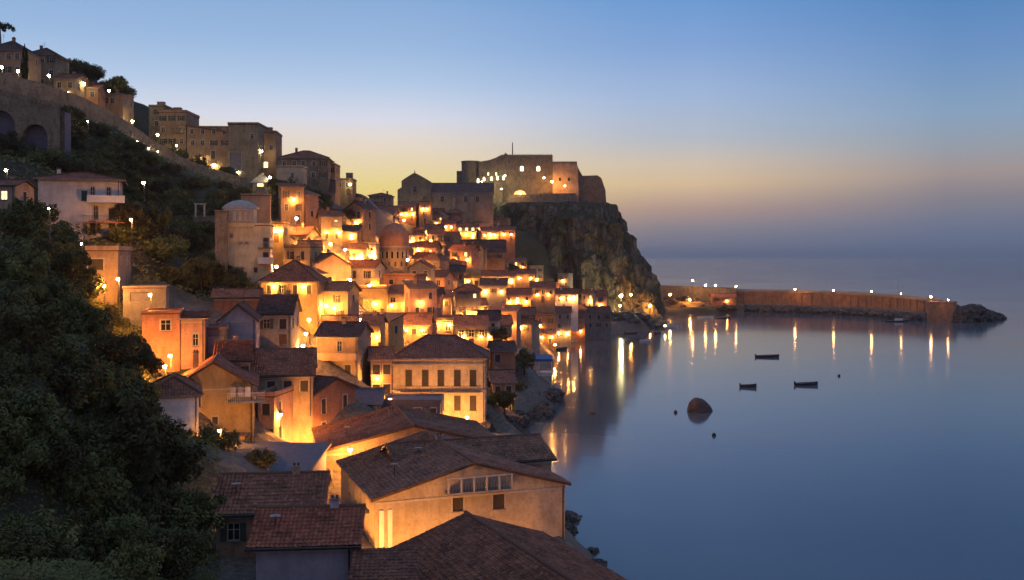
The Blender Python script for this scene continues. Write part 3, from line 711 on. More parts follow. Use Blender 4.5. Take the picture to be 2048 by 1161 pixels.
# ================================================================== NEAR HOUSES
# big gabled house whose front wall glows over the alley
H('large cream gabled house with two upper windows and a roof terrace, right above the caption spot', 'the large cream gabled house', 750, 1130, 1000, 1190, 88, 17, 19.7, 'gy', 2.5, 'cream', 'tile_brown',
  ops=[(.42, 6.7, 1.0, 1.5, 'shut'), (.635, 6.6, 1.1, 1.6, 'shut'), (.80, 1.6, 1., 1.5, 'shut'), (.22, 1.6, 1., 1.5, 'shut')], chim=0, near=True, found=8)
big, bw, bh = HOUSES[-1][6], 18.1, 8.6
big['label'] = 'large cream gabled house by the sea with two upper windows and a railed roof terrace'
pl = MB()
for x in (.35, 1.1): pl.box(x, x+.42, -.16, -.004, -6, 7.4, 'white_paint')
pl.build('pilaster', big)
bb = MB(); bb.box(6.3, 12.5, -1.1, -.004, 8.42, 8.6, 'concrete'); bl = bb.build('terrace', big)
r_ = MB()
for i in range(6): r_.box(6.15+i*1.2, 6.3+i*1.2, -1.28, -1.14, 7.503, 8.75, 'frame')
r_.box(6.1, 12.3, -1.30, -1.12, 8.753, 8.87, 'frame'); 
for i in range(5):
    for k in range(3): r_.box(6.5+i*1.2+k*.28, 6.525+i*1.2+k*.28, -1.23, -1.19, 7.503, 8.3, 'iron')
r_.v = [(x_+.2, y_+.2, z_+1.1) for x_, y_, z_ in r_.v]; r_.build('railing', bl)
H('brown tiled house joined behind the large cream house, its long ridge facing the bay', 'the long-ridged seaside house', 800, 1102, 940, 990, 96.5, 8.5, 19.7, 'gx', 1.5, 'tan', 'tile_tan', cols=4, rows=1, near=True, chim=1, found=9, side='r')
H('wide brown roofed house with a pale gable edge running from the alley to the shore', 'the wide brown roofed house', 644, 1000, 905, 960, 110.5, 15, 14, 'gy', 2.4, 'tan', 'tile_brown', cols=0, rows=0, near=True, chim=2, found=9)
wide = HOUSES[-1][6]
# bottom right house with pillared side
H('brown gabled house at the bottom edge with a row of pale pillars along its side', 'the pillared bottom house', 1004, 1378, 1312, 1530, 55.8, 21, 24, 'gy', 2.1, 'cream', 'tile_brown', cols=0, rows=0, near=True, chim=0, found=6, side=False)
hs, = [HOUSES[-1][6]]
for i in range(9):
    y = 1.2+i*2.3; p = MB(); p.box(-.42, -.1, y, y+.4, -3, 6.0, 'frame'); p.build('pillar', hs)
# bottom left pair
H('low house with a plain brown tiled roof just behind the lavender fronted house', 'the plain brown roof house', 432, 640, 1028, 1120, 76, 8, 6, 'gx', 1.9, 'brown', 'tile_brown', cols=3, rows=1, near=True, found=6, side='r')
H('lavender white fronted house under a red brown tiled roof at the bottom edge', 'the lavender fronted house', 512, 706, 1093, 1330, 66, 8, 5, 'gx', 1.3, 'lavender', 'tile_red', cols=0, rows=0, near=True, found=6, side='r', chim=1, oh=.6)
H('small brown lean-to roof beside the lavender fronted house and the alley lamp', 'the lean-to', 705, 822, 1205, 1400, 60, 6, 5, 'shed', 1.1, 'terracotta', 'tile_brown', cols=1, rows=1, near=True, found=6, side=False, chim=0)
# street side row
H('orange lit narrow house with tall windows beside the bright alley corner', 'the narrow orange alley house', 545, 625, 785, 930, 131, 9, -28, 'gx', 1.6, 'terracotta', 'tile_dark', cols=3, rows=3, kind='shut', ww=.85, wh=1.9, near=True, side='r', found=6)
H('pink plastered house with shuttered windows next to the yellow house', 'the pink shuttered house', 516, 548, 795, 925, 119, 8, -8, 'flat', .5, 'pink', cols=1, rows=3, kind='shut', near=True, side='r', found=6)
t, w_, h_ = H('tall yellow house with a plain gable wall and an upper corner terrace', 'the tall yellow house', 345, 507, 776, 905, 112, 11, 13, 'gy', 2.6, 'ochre', 'tile_red', cols=0, rows=0, near=True, side='r', found=8, chim=1, wl=0, ops=[(.27, 5.0, 1.3, 1.2, 'shut'), (.78, .5, .9, 1.1, 'shut'), (.52, 2.9, .6, .9, 'shut')])
balcony(t, 6.0, 10.0, 5.6, 1.5, 'white_paint')
q = MB()
for i in range(4): q.box(6.3+i*.8, 6.9+i*.8, -1.0, -.97, 6.1, 7.2, ('canvas', 'lavender', 'white', 'slate')[i])
q.build('laundry', t)
H('white walled house with a brown hip roof, lowest beside the dark hillside trees', 'the white hip roofed house', 296, 397, 792, 892, 104, 8, 18, 'hip', 1.4, 'white', 'tile_brown', near=True, found=6, ops=[(.42, 1.8, .18, .9, 'dark'), (.62, 1.4, .18, 1.1, 'dark')], side='r', chim=0)
# porch roof in front
por = thing('porch', 'flat brown porch roof on posts in front of the yellow house', 'porch', W(445, 905, 108), 0)
q = MB(); q.box(-2.4, 2.4, 0, 2.6, 1.35, 1.7, 'wood'); q.build('roof', por)
for x in (-2.2, 2.05):
    q = MB(); q.box(x, x+.15, .1, .25, -2, 1.35, 'wood'); q.build('post', por)
H('low lavender flat topped house spread below the yellow house', 'the low lavender house', 456, 612, 945, 990, 101, 8, -4, 'shed', 1.3, 'lavender', 'slate', cols=3, rows=1, near=True, side='r', found=6, chim=0)
# orange house with arched side tower
H('orange lit house with one square window and a broad overhanging slab roof', 'the orange slab roofed house', 284, 360, 630, 722, 122, 8, 15, 'flat', .25, 'terracotta', near=True, side=False, found=6, ops=[(.62, 3.6, 1.2, 1.35, 'dark')], chim=0)
H('narrow pink bay with an arched window joined to the orange slab roofed house', 'the narrow pink bay', 362, 410, 640, 735, 123.5, 6, 13, 'shed', .5, 'pink', 'tile_brown', near=True, side='r', found=6, ops=[(.6, 2.6, .7, 1.5, 'arch')], chim=0)
H('low open carport house with stacked slab roofs above the orange house', 'the slab roofed carport', 246, 332, 578, 606, 136, 6, 15, 'flat', .2, 'grey', near=True, side='r', found=6, ops=[(.4, .2, 2.6, 1.2, 'garage')], chim=0)
H('weathered orange two storey house with an open loggia among dark trees', 'the loggia house', 172, 236, 503, 588, 138, 9, 10, 'flat', .6, 'tan', near=True, side='r', found=7, ops=[(.3, 3.3, 2.0, 1.5, 'shut'), (.46, .6, .9, 1.4, 'shut')], chim=0)
# big white villa
t, w_, h_ = H('white villa with a shallow red hip roof and stacked corner balconies', 'the white villa', 76, 240, 357, 470, 160, 11, 19, 'hip', 1.3, 'white', 'tile_red', near=True, side='r', found=8, chim=1, oh=.8,
  ops=[(.56, 5.6, .9, 1.6, 'green'), (.66, 5.9, .7, 2.0, 'dark'), (.86, 5.9, .7, 2.0, 'dark'), (.70, 2.6, .7, 2.2, 'dark'), (.90, 2.7, 1.0, 1.7, 'shut'), (.66, .1, .9, 2.2, 'shut'), (.90, .1, .9, 2.0, 'shut')])
t.name = 'villa'
balcony(t, .60*w_, 1.06*w_, 5.4, 1.8, solid=True, slab='white_paint'); balcony(t, .56*w_, 1.06*w_, 2.1, 1.8, slab='terracotta', rail='iron')
H('small peach hut at the picture edge lit by a porch lamp', 'the peach hut', -14, 30, 372, 432, 150, 6, 0, 'gx', .9, 'tan', 'tile_brown', cols=1, rows=1, near=True, found=6, kind='lit')
# tower house with turret
t, w_, h_ = H('beige tower house with a pale round capped turret on its corner', 'the turreted tower house', 455, 540, 452, 555, 176, 9, 10, 'flat', .3, 'paleyellow', near=True, side='r', found=8, chim=0,
  ops=[(.09, 7.0, .5, .7, 'dark'), (.30, 5.9, .6, .35, 'dark'), (.44, 5.9, .6, .35, 'dark'), (.90, 5.25, .9, 1.7, 'shut'), (.90, 2.55, .9, 1.8, 'shut'), (.66, .9, .6, .8, 'shut')])
t.name = 'tower_house'
q = MB(); q.box(-.6, 4.6, -.5, 5.2, 8.9, 12.0, 'paleyellow'); q.build('turret', t)
q = MB(); q.lathe([(3.2, 12.0), (3.3, 12.35), (2.6, 12.9), (1.5, 13.5), (.05, 13.8)], 'canvas', 20, (2.0, 2.4)); q.build('dome', t, smooth=True)
for i, x in enumerate((.3, 1.25, 2.2, 3.15, 4.0)):
    put_window(t, (x, -.62, 9.75), 0, .62, 1.9, 'dark', False)
balcony(t, .72*w_, 1.08*w_, 2.5, 1.0, solid=True, slab='white'); balcony(t, .72*w_, 1.08*w_, 5.2, 1.0, rail='frame')
H('round stone buttress tower beside the beige turreted house', 'the stone buttress', 430, 455, 425, 545, 174, 5, 12, 'flat', .2, 'stone', near=True, side=False, found=8, cols=0, rows=0, chim=0, name='stone_tower', cat='tower')
HOUSES[-1][6]['label'] = 'tall narrow stone tower close beside the beige turreted house'
H('plain peach block house above the turreted tower house', 'the peach block house', 482, 540, 392, 450, 196, 8, 12, 'flat', .3, 'tan', cols=0, rows=0, near=False, found=6)
# grey lavender block in the middle left
H('lavender grey house with a wide blank rounded gable wall', 'the lavender gabled house', 440, 512, 640, 712, 132, 8, 10, 'gy', 1.9, 'lavender', 'tile_brown', cols=0, rows=0, near=True, found=6, chim=0)
H('dark grey house with a steep shadowed side wall by the stairway lamps', 'the dark grey house', 517, 582, 628, 700, 140, 8, 4, 'gx', 2.2, 'grey', 'tile_dark', cols=2, rows=2, near=True, found=6, kind='shut')
H('low terracotta shed roof beyond the lavender gabled house', 'the low terracotta shed', 428, 520, 596, 625, 150, 6, 12, 'gx', 1.0, 'terracotta', 'tile_brown', cols=3, rows=1, near=True, found=6, kind='shut', chim=0)
H('squat bluish walled garage house under the lavender gable', 'the bluish garage house', 408, 455, 660, 712, 126, 6, 14, 'flat', .2, 'slate', near=True, side=False, found=6, ops=[(.5, .3, 2.2, 2.2, 'garage')], chim=0)
H('tan house with a dark maroon tiled roof, lit from underneath', 'the maroon roofed house', 432, 498, 722, 765, 121, 7, 12, 'gx', 1.8, 'pink', 'tile_red', cols=2, rows=1, near=True, found=6, kind='shut', chim=1)
H('broad brown roofed house filling the slope behind the yellow house', 'the broad slope house', 492, 625, 752, 812, 124, 9, 10, 'gx', 2.6, 'tan', 'tile_brown', cols=4, rows=1, near=True, found=7, kind='shut', chim=1)
# palazzo
t, w_, h_ = H('orange palazzo with a row of five tall dark windows under a dark hip roof', 'the palazzo', 786, 970, 716, 884, 160, 10, 0, 'hip', 3.0, 'cream', 'tile_dark', cols=0, rows=0, near=True, side='r', found=6, chim=0, name='palazzo', cat='palazzo',
  ops=[(f_, z_, 1.05 if z_ > 3 else .95, hh_, k_) for z_, hh_, k_ in ((8.9, 2.6, 'shut'), (5.0, 2.4, 'shut'), (1.6, 1.7, 'shut')) for f_ in (.17, .35, .52, .70, .87)])
for z in (12.2, 8.05): q = MB(); q.box(-.15, w_+.15, -.28, -.003, z, z+.28, 'frame'); q.build('cornice', t)
for x in (.0, .93): q = MB(); q.box(x*w_+.05, x*w_+.8, -.14, -.004, -3, 8.04, 'frame'); q.build('pilaster', t)
balcony(t, .08*w_, .95*w_, 8.05, .8)
# stair house left of the palazzo
t, w_, h_ = H('tan house with stepped terraces, arched doors and a curved dark roof', 'the terraced arch house', 634, 716, 672, 800, 151, 8, -6, 'gx', 1.6, 'tan', 'tile_dark', near=True, side='r', found=7, chim=1,
  ops=[(.55, 7.3, .7, 1.6, 'dark'), (.28, 3.6, .9, 1.9, 'arch'), (.75, 3.6, .9, 1.7, 'shut'), (.25, .4, 1.1, 1.9, 'door')])
balcony(t, .05*w_, w_, 6.2, 1.4, solid=True, slab='tan'); balcony(t, -.1*w_, .8*w_, 2.7, 1.8, solid=True, slab='tan')
H('small white house with a slate blue roof in front of the palazzo', 'the small slate roofed house', 674, 760, 808, 868, 137, 5.5, 0, 'gx', 1.5, 'white', 'slate', near=True, side='r', found=5, chim=0, ops=[(.3, 1.2, 1.0, 1.6, 'shut'), (.82, 1.5, .9, 1.3, 'shut')])
H('flat dark roofed workshop between the palazzo and the wide brown roof', 'the dark workshop', 762, 880, 806, 850, 138, 6, 0, 'flat', .3, 'slate', 'slate', cols=4, rows=1, near=True, side='r', found=5, chim=0, kind='shut')

# ================================================================== UPPER RIDGE
H('pale villa with a low hip roof at the upper picture edge', 'the upper edge villa', -30, 44, 100, 168, 222, 9, 0, 'hip', 2.6, 'brown', 'tile_dark', cols=4, rows=2, found=8)
H('brown hip roofed villa right of the tall cypress on the ridge', 'the cypress villa', 56, 110, 108, 176, 236, 9, 4, 'hip', 1.8, 'stone', 'tile_dark', cols=3, rows=2, found=8)
H('stone house half buried in the rounded wooded knoll', 'the knoll house', 108, 150, 158, 206, 232, 8, 0, 'gx', 1.6, 'brown', 'tile_brown', cols=2, rows=2, lit=((1, 0),), found=8)
H('low red walled house under the wooded knoll with a glowing yellow window', 'the glowing knoll cottage', 150, 196, 176, 210, 238, 7, 8, 'gx', 1.2, 'terracotta', 'tile_red', cols=2, rows=1, lit=((0, 0),), found=8)
H('dark cottage at the lower shoulder of the wooded knoll', 'the shoulder cottage', 200, 246, 190, 222, 246, 7, 0, 'shed', 1.2, 'brown', 'tile_brown', cols=3, rows=1, found=8)
H('squared brown apartment house with flat rounded roof, highest beyond the ridge trees', 'the highest flat roofed block', 318, 372, 226, 312, 262, 11, 0, 'flat', .6, 'brown', cols=3, rows=3, found=8)
H('shadowed house with a slanted roof joined below the highest block', 'the slant roofed ridge house', 298, 330, 214, 300, 268, 9, 0, 'flat', .4, 'stone', cols=1, rows=2, found=8, chim=0)
H('long tan ridge house with two rows of small windows and a sloping roof', 'the long ridge house', 374, 458, 252, 318, 262, 9, 3, 'shedx', -1.9, 'brown', 'tile_brown', cols=4, rows=2, found=10, chim=1)
H('tall plain tan block with a dark garage opening on the ridge', 'the tall plain block', 456, 516, 250, 345, 262, 10, 0, 'flat', .5, 'stone', cols=0, rows=0, found=8, ops=[(.25, .2, 3.0, 5.0, 'garage'), (.8, 8.8, .9, 1.3, 'dark')])
H('brown ridge block with a wide lit yellow porch on its ground floor', 'the lit porch block', 513, 552, 266, 345, 268, 10, 4, 'flat', .5, 'brown', cols=2, rows=2, found=8, ops=[(.3, 1.2, 3.0, 1.6, 'lit'), (.75, 6, .9, 1.3, 'dark'), (.3, 6, .9, 1.3, 'dark')])
H('wide weathered house with a low hip roof on the seaward end of the ridge', 'the wide weathered ridge house', 558, 656, 316, 376, 262, 11, 4, 'hip', 2.2, 'stone', 'tile_brown', cols=5, rows=2, found=8)
H('small pale cube house standing in front of the weathered ridge house', 'the pale cube house', 553, 604, 335, 377, 246, 6, 0, 'flat', .3, 'cream', cols=2, rows=1, found=8, ops=[(.62, 2.6, .7, 1.2, 'dark')])
H('narrow dark annex at the end of the weathered ridge house', 'the narrow ridge annex', 652, 670, 330, 376, 270, 8, 0, 'flat', .3, 'brown', cols=1, rows=2, found=8)
H('low flat pavilion with a hanging lamp at the end of the ridge', 'the ridge end pavilion', 670, 705, 360, 392, 285, 7, 0, 'flat', .3, 'stone', cols=2, rows=1, found=8, kind='arch')
H('large dark roofed hall sloping down from the ridge end', 'the large dark hall', 604, 668, 385, 425, 262, 12, 10, 'gx', 3.4, 'brown', 'tile_dark', cols=2, rows=1, found=8)
H('rounded dark building with a lamp lit yellow wall below the ridge', 'the lamp lit rounded building', 662, 720, 395, 428, 290, 9, 0, 'hip', 2.4, 'stone', 'tile_dark', cols=2, rows=1, found=8, kind='shut')
H('tiny domed kiosk with a lit yellow arch beside the hillside road', 'the domed roadside kiosk', 505, 536, 364, 378, 250, 3, 0, 'hip', 1.6, 'paleyellow', 'canvas', cols=1, rows=1, found=4, ops=[(.5, .1, 1.6, 1.3, 'lit')])
# ================================================================== TOWN CENTRE (hand placed, back to front)
T = [
 ('stout stone bell tower base on the saddle in front of the sunset', 'the saddle tower', 738, 782, 392, 425, 400, 9, 0, 'hip', 1.2, 'brown', 'tile_dark', 2, 2, 'dark'),
 ('long dark roofed house stretched below the saddle tower', 'the saddle long house', 700, 790, 424, 446, 372, 9, 0, 'gx', 2.2, 'brown', 'tile_brown', 5, 1, 'dark'),
 ('pinkish arched house under the stone buttress of the hilltop church', 'the arched church-foot house', 798, 832, 412, 442, 388, 8, 0, 'gx', 1.5, 'terracotta', 'tile_brown', 2, 1, 'lit'),
 ('dark maroon tower house against the hilltop church wall', 'the maroon church-foot tower', 838, 862, 404, 448, 385, 8, 0, 'flat', .4, 'brown', 'tile_dark', 1, 2, 'dark'),
 ('orange lit cottage directly beneath the long church wall', 'the cottage beneath the church', 884, 912, 448, 468, 392, 7, 0, 'gx', 1.4, 'terracotta', 'tile_red', 2, 1, 'shut'),
 ('glowing orange villa centred beneath the long church wall', 'the glowing villa beneath the church', 914, 952, 452, 482, 386, 8, 0, 'hip', 1.6, 'ochre', 'tile_red', 3, 2, 'lit'),
 ('cream house among lamps where the church hill meets the dark cliff', 'the cream cliff-foot house', 962, 998, 462, 484, 392, 7, 0, 'gx', 1.4, 'cream', 'tile_red', 3, 1, 'lit'),
 ('rust coloured small house tucked against the dark cliff', 'the rust cliff-side house', 1000, 1030, 460, 482, 398, 7, 0, 'gx', 1.3, 'terracotta', 'tile_brown', 2, 1, 'shut'),
 ('dark long roofed barracks crossing the slope under the cliff', 'the dark barracks', 880, 1010, 505, 545, 352, 10, 0, 'gx', 4.2, 'brown', 'tile_dark', 6, 1, 'shut'),
 ('plum walled house beside the dark barracks', 'the plum house', 846, 886, 505, 540, 330, 8, 0, 'gx', 1.8, 'terracotta', 'tile_brown', 2, 2, 'shut'),
 ('tiered yellow lit house under the domed church', 'the tiered yellow house', 700, 728, 500, 540, None, 7, 0, 'gx', 1.2, 'ochre', 'tile_brown', 2, 2, 'lit'),
 ('cream lit house hugging the left side of the domed church', 'the house hugging the domed church', 730, 752, 490, 535, None, 6, 0, 'flat', .4, 'cream', 'tile_brown', 1, 3, 'lit'),
 ('golden house with glowing windows beyond the domed church', 'the golden house', 818, 848, 470, 500, 322, 7, 0, 'hip', 1.2, 'ochre', 'tile_red', 2, 2, 'lit'),
 ('tall cream house with bright lamps uphill of the golden house', 'the tall cream lamp house', 850, 884, 458, 500, 334, 7, 0, 'gx', 1.4, 'cream', 'tile_brown', 2, 2, 'lit'),
 ('cramped brick red house downhill of the golden house', 'the cramped red house', 806, 846, 508, 538, 300, 7, 6, 'gx', 1.6, 'terracotta', 'tile_red', 3, 1, 'shut'),
 ('orange walled house with a bright window above the peach block', 'the bright windowed house', 582, 614, 424, 450, 262, 7, 0, 'gx', 1.2, 'terracotta', 'tile_red', 2, 1, 'lit'),
 ('vivid yellow lit house corner behind the turreted tower house', 'the vivid yellow corner house', 540, 566, 448, 486, 212, 6, 0, 'flat', .3, 'ochre', 'tile_brown', 1, 2, 'lit'),
 ('brown roofed house downhill of the bright windowed house', 'the brown stairway house', 560, 614, 470, 510, 222, 8, -8, 'gx', 1.8, 'brown', 'tile_brown', 2, 1, 'shut'),
 ('low pinkish house with a pale slab roof along the upper stairway', 'the pale slab stairway house', 632, 690, 492, 520, 250, 7, 4, 'flat', .4, 'terracotta', 'tile_red', 4, 1, 'lit'),
 ('dark roofed house next up the slope from the pale slab roof', 'the dark upslope house', 640, 700, 458, 482, 282, 8, 0, 'gx', 1.9, 'brown', 'tile_dark', 4, 1, 'dark'),
 ('whitish roofed narrow house amid the dark upslope roofs', 'the whitish narrow house', 700, 732, 452, 486, 290, 7, 10, 'gx', 1.3, 'grey', 'sheet', 2, 2, 'dark'),
 ('shed like house with a lit eave halfway to the domed church', 'the lit eave shed', 672, 712, 492, 512, 272, 6, 0, 'shed', .8, 'cream', 'sheet', 2, 1, 'lit'),
 ('tan gabled house turning its broad side wall to the stairs', 'the broad sided tan house', 628, 702, 532, 585, 196, 9, 32, 'gy', 2.2, 'tan', 'tile_dark', 0, 0, 'dark'),
 ('hip roofed brown villa with a glowing veranda near the olive trees', 'the veranda villa', 522, 634, 562, 594, 172, 9, 0, 'hip', 3.2, 'ochre', 'tile_brown', 4, 1, 'shut'),
 ('bright square orange house with a glowing doorway', 'the glowing doorway house', 684, 772, 578, 634, 205, 8, 0, 'flat', .4, 'ochre', 'tile_brown', 0, 0, 'dark'),
 ('brown house with one long window beside the glowing doorway house', 'the long windowed house', 772, 836, 588, 636, 208, 8, 0, 'gx', 1.5, 'tan', 'tile_brown', 2, 1, 'dark'),
 ('dark grey hip roof peeking over the glowing doorway house', 'the grey hip roof house', 742, 836, 566, 590, 232, 9, 0, 'hip', 2.2, 'grey', 'tile_dark', 4, 1, 'shut'),
 ('cream shopfront house glowing left of the glowing doorway house', 'the cream shopfront', 640, 684, 590, 648, 196, 7, 0, 'gx', 1.2, 'cream', 'tile_brown', 2, 2, 'lit'),
 ('rough stone house lit from the square below', 'the rough stone house', 600, 640, 604, 668, 184, 7, 0, 'gx', 1.3, 'stone', 'tile_brown', 2, 2, 'shut'),
 ('broad brown terrace roof spreading above the square', 'the terrace roof house', 836, 902, 596, 630, 225, 8, 0, 'shed', 1.3, 'tan', 'tile_brown', 3, 1, 'shut'),
 ('orange tenement with many glowing windows mid slope', 'the many windowed tenement', 862, 912, 562, 604, 262, 8, 0, 'gx', 1.5, 'ochre', 'tile_red', 4, 2, 'lit'),
 ('copper lit house squeezed behind the tenement', 'the copper lit house', 826, 862, 562, 590, 268, 7, 0, 'gx', 1.4, 'terracotta', 'tile_red', 2, 2, 'shut'),
 ('orange house carrying a rounded roof tank like a drum', 'the drum topped house', 928, 962, 556, 604, 272, 6, 0, 'flat', .2, 'ochre', 'tile_brown', 2, 2, 'shut'),
 ('grey walled gabled house with a dark roof facing the bay', 'the grey gabled house', 962, 1012, 572, 604, 262, 8, 0, 'gx', 1.6, 'grey', 'tile_dark', 1, 1, 'dark'),
 ('long orange lit house stretched behind the grey gabled house', 'the long orange house', 960, 1030, 552, 580, 300, 7, 0, 'gx', 1.3, 'ochre', 'tile_red', 5, 1, 'lit'),
 ('sandy house with an arched cellar below the drum topped house', 'the sandy cellar house', 934, 974, 612, 656, 240, 7, 12, 'gx', 1.4, 'ochre', 'tile_tan', 2, 2, 'arch'),
 ('tan roof terrace house straight uphill of the palazzo', 'the terrace house above the palazzo', 858, 906, 640, 672, 205, 7, 0, 'flat', .4, 'tan', 'tile_tan', 2, 1, 'arch'),
 ('brown tiled house crowded behind the left end of the palazzo', 'the crowded house by the palazzo', 800, 858, 650, 685, 192, 8, 0, 'gx', 1.8, 'terracotta', 'tile_brown', 3, 1, 'shut'),
 ('dim tiled house crowded behind the right end of the palazzo', 'the dim house by the palazzo', 912, 974, 652, 700, 195, 8, 4, 'gx', 1.6, 'brown', 'tile_brown', 3, 1, 'dark'),
 ('small violet roofed house before the square lamps', 'the violet roofed house', 640, 712, 655, 690, 172, 7, 4, 'gx', 1.6, 'brown', 'tile_dark', 3, 1, 'shut'),
 ('narrow amber house by the twin stairway lamps', 'the narrow amber house', 724, 760, 650, 740, 168, 7, 0, 'gx', 1.2, 'ochre', 'tile_brown', 1, 3, 'shut'),
 ('amber walled house pressed against the palazzo by the street lamp', 'the amber palazzo neighbour', 742, 784, 720, 830, 152, 7, 8, 'gx', 1.4, 'terracotta', 'tile_brown', 2, 3, 'shut'),
 ('red ochre house with a round dish shaped terrace toward the harbour', 'the round terrace house', 1010, 1062, 590, 622, 292, 8, 0, 'gx', 1.5, 'terracotta', 'tile_red', 3, 1, 'lit'),
 ('crimson roofed house by the yellow harbour street lamp', 'the crimson roofed house', 1062, 1110, 576, 606, 318, 8, 0, 'gx', 1.6, 'tan', 'tile_red', 3, 1, 'dark'),
 ('whitewashed low house at the foot of the dark cliff', 'the whitewashed cliff house', 1112, 1156, 588, 612, 350, 7, 0, 'gx', 1.5, 'white', 'tile_red', 3, 1, 'lit'),
 ('salmon walled house under the lit yellow cliff face', 'the salmon cliff house', 1170, 1214, 592, 624, 392, 7, 0, 'gx', 1.7, 'pink', 'tile_red', 2, 2, 'shut'),
 ('dark brown block looking down on the waterfront lamp', 'the waterfront block', 1024, 1070, 630, 690, 282, 8, 0, 'gx', 1.7, 'brown', 'tile_brown', 3, 3, 'dark'),
 ('umber house around the waterfront lamp', 'the umber lamp house', 1072, 1112, 632, 692, 300, 8, 0, 'flat', .4, 'brown', 'tile_brown', 2, 3, 'dark'),
 ('slim dark house standing in the water beside the orange facade', 'the slim waterfront house', 1112, 1142, 625, 683, 338, 8, 0, 'gx', 1.5, 'grey', 'tile_dark', 2, 3, 'dark'),
 ('flame orange facade rising straight from the water', 'the flame orange facade', 1142, 1170, 634, 678, 352, 8, 0, 'gx', 1.3, 'terracotta', 'tile_brown', 0, 0, 'dark'),
 ('bluish stone house at the end of the waterfront row', 'the bluish end house', 1172, 1222, 626, 668, 362, 9, 4, 'gx', 1.8, 'grey', 'tile_dark', 3, 2, 'shut'),
 ('tile roofed house stepping down toward the blue awning', 'the stepping tiled house', 975, 1024, 650, 705, 225, 8, 8, 'gx', 1.6, 'brown', 'tile_brown', 2, 2, 'dark'),
 ('slate dark house between the palazzo and the blue awning', 'the slate dark house', 984, 1030, 702, 770, 200, 7, 6, 'gx', 1.4, 'terracotta', 'tile_dark', 2, 2, 'shut'),
 ('tall dim house standing over the shore rocks by the palazzo corner', 'the dim shore house', 986, 1030, 765, 835, 178, 8, 10, 'gx', 1.5, 'brown', 'tile_dark', 2, 3, 'shut'),
 ('low stone boathouse with a dark arch beneath the blue awning terrace', 'the stone boathouse', 1034, 1072, 752, 790, 212, 6, 0, 'flat', .3, 'stone', 'tile_dark', 2, 1, 'arch'),
 ('amber house at the shore end of the barracks slope', 'the shore slope house', 1030, 1070, 548, 572, 345, 7, 0, 'gx', 1.3, 'brown', 'tile_brown', 2, 1, 'dark'),
 ('square lamplit store house above the rough stone house', 'the lamplit store house', 640, 690, 560, 590, 222, 7, 0, 'gx', 1.2, 'tan', 'tile_brown', 3, 1, 'lit'),
 ('mossy roofed cottage downhill of the domed church', 'the mossy cottage', 742, 812, 545, 568, 262, 7, 0, 'gx', 1.7, 'brown', 'tile_dark', 4, 1, 'lit'),
 ('faded tile roof house beneath the plum house', 'the faded tile house', 836, 928, 545, 566, 292, 8, 0, 'gx', 1.8, 'brown', 'tile_dark', 5, 1, 'shut'),
]
litp = random.Random(5)
NOL = {'the saddle tower', 'the saddle long house', 'the dark barracks', 'the grey hip roof house', 'the dark upslope house', 'the broad sided tan house', 'the slate dark house', 'the mossy cottage', 'the faded tile house', 'the bluish end house'}
for (lb, rf, x0, x1, ye, yb, D, dep, yw, ro, ri, wl, ti, co, ro_, kd) in T:
    lt = ()
    kk = kd
    if kd == 'lit': kk = 'shut'; lt = tuple((r__, c__) for r__ in range(ro_) for c__ in range(co) if litp.random() < .4)
    H(lb, rf, x0, x1, ye, yb, D, dep, yw, ro, ri, wl, ti, cols=co, rows=ro_, kind=kk, lit=lt, found=9, near=False, wl=0 if rf in NOL else (3 if kd == 'lit' else 2), ww=litp.choice([.75, .85, .95, 1.1]), wh=litp.choice([1.05, 1.3, 1.5, 1.75]))
NH0 = len(HOUSES)
def find(ref): return next(h for h in HOUSES if h[2] == ref)
g = find('the glowing doorway house')[6]
put_window(g, (5.2, -.13, .1), 0, 1.9, 3.6, 'litdoor', False)
fo = find('the flame orange facade')[6]
put_window(fo, (2.4, -.13, 2.6), 0, .9, 1.5, 'shut', False)
dr = find('the drum topped house')[6]
q = MB(); q.lathe([(2.0, 6.7), (2.1, 7.2), (2.1, 8.6), (1.9, 9.1), (1.0, 9.3), (.02, 9.35)], 'ochre', 20, (2.4, 2.6)); q.build('drum', dr, smooth=True)

# smaller houses that pack the slope between the landmarks
FR = random.Random(17); FW = [('brown', 'brown'), ('tan', 'tan'), ('cream', 'cream'), ('terracotta', 'orange'), ('pink', 'pink'), ('ochre', 'yellow'), ('grey', 'grey')]
FT = [('tile_brown', 'brown'), ('tile_dark', 'dark'), ('tile_red', 'reddish'), ('tile_tan', 'tan')]
TOWN = [(545,440),(600,425),(700,425),(740,440),(800,450),(880,448),(1010,470),(1015,545),(1110,575),(1200,600),(1160,655),(1100,660),(1000,700),(975,700),(960,660),(900,650),(780,690),(720,680),(640,660),(600,640),(560,600),(545,520)]
def inpoly(p, poly):
    c = False
    for (ax, ay), (bx, by) in zip(poly, poly[1:]+poly[:1]):
        if (ay > p[1]) != (by > p[1]) and p[0] < (bx-ax)*(p[1]-ay)/(by-ay)+ax: c = not c
    return c
FULL = set(); BASES = [(W(h[0], 600, h[4]).x, h[4]+4) for h in HOUSES]; NF = 0
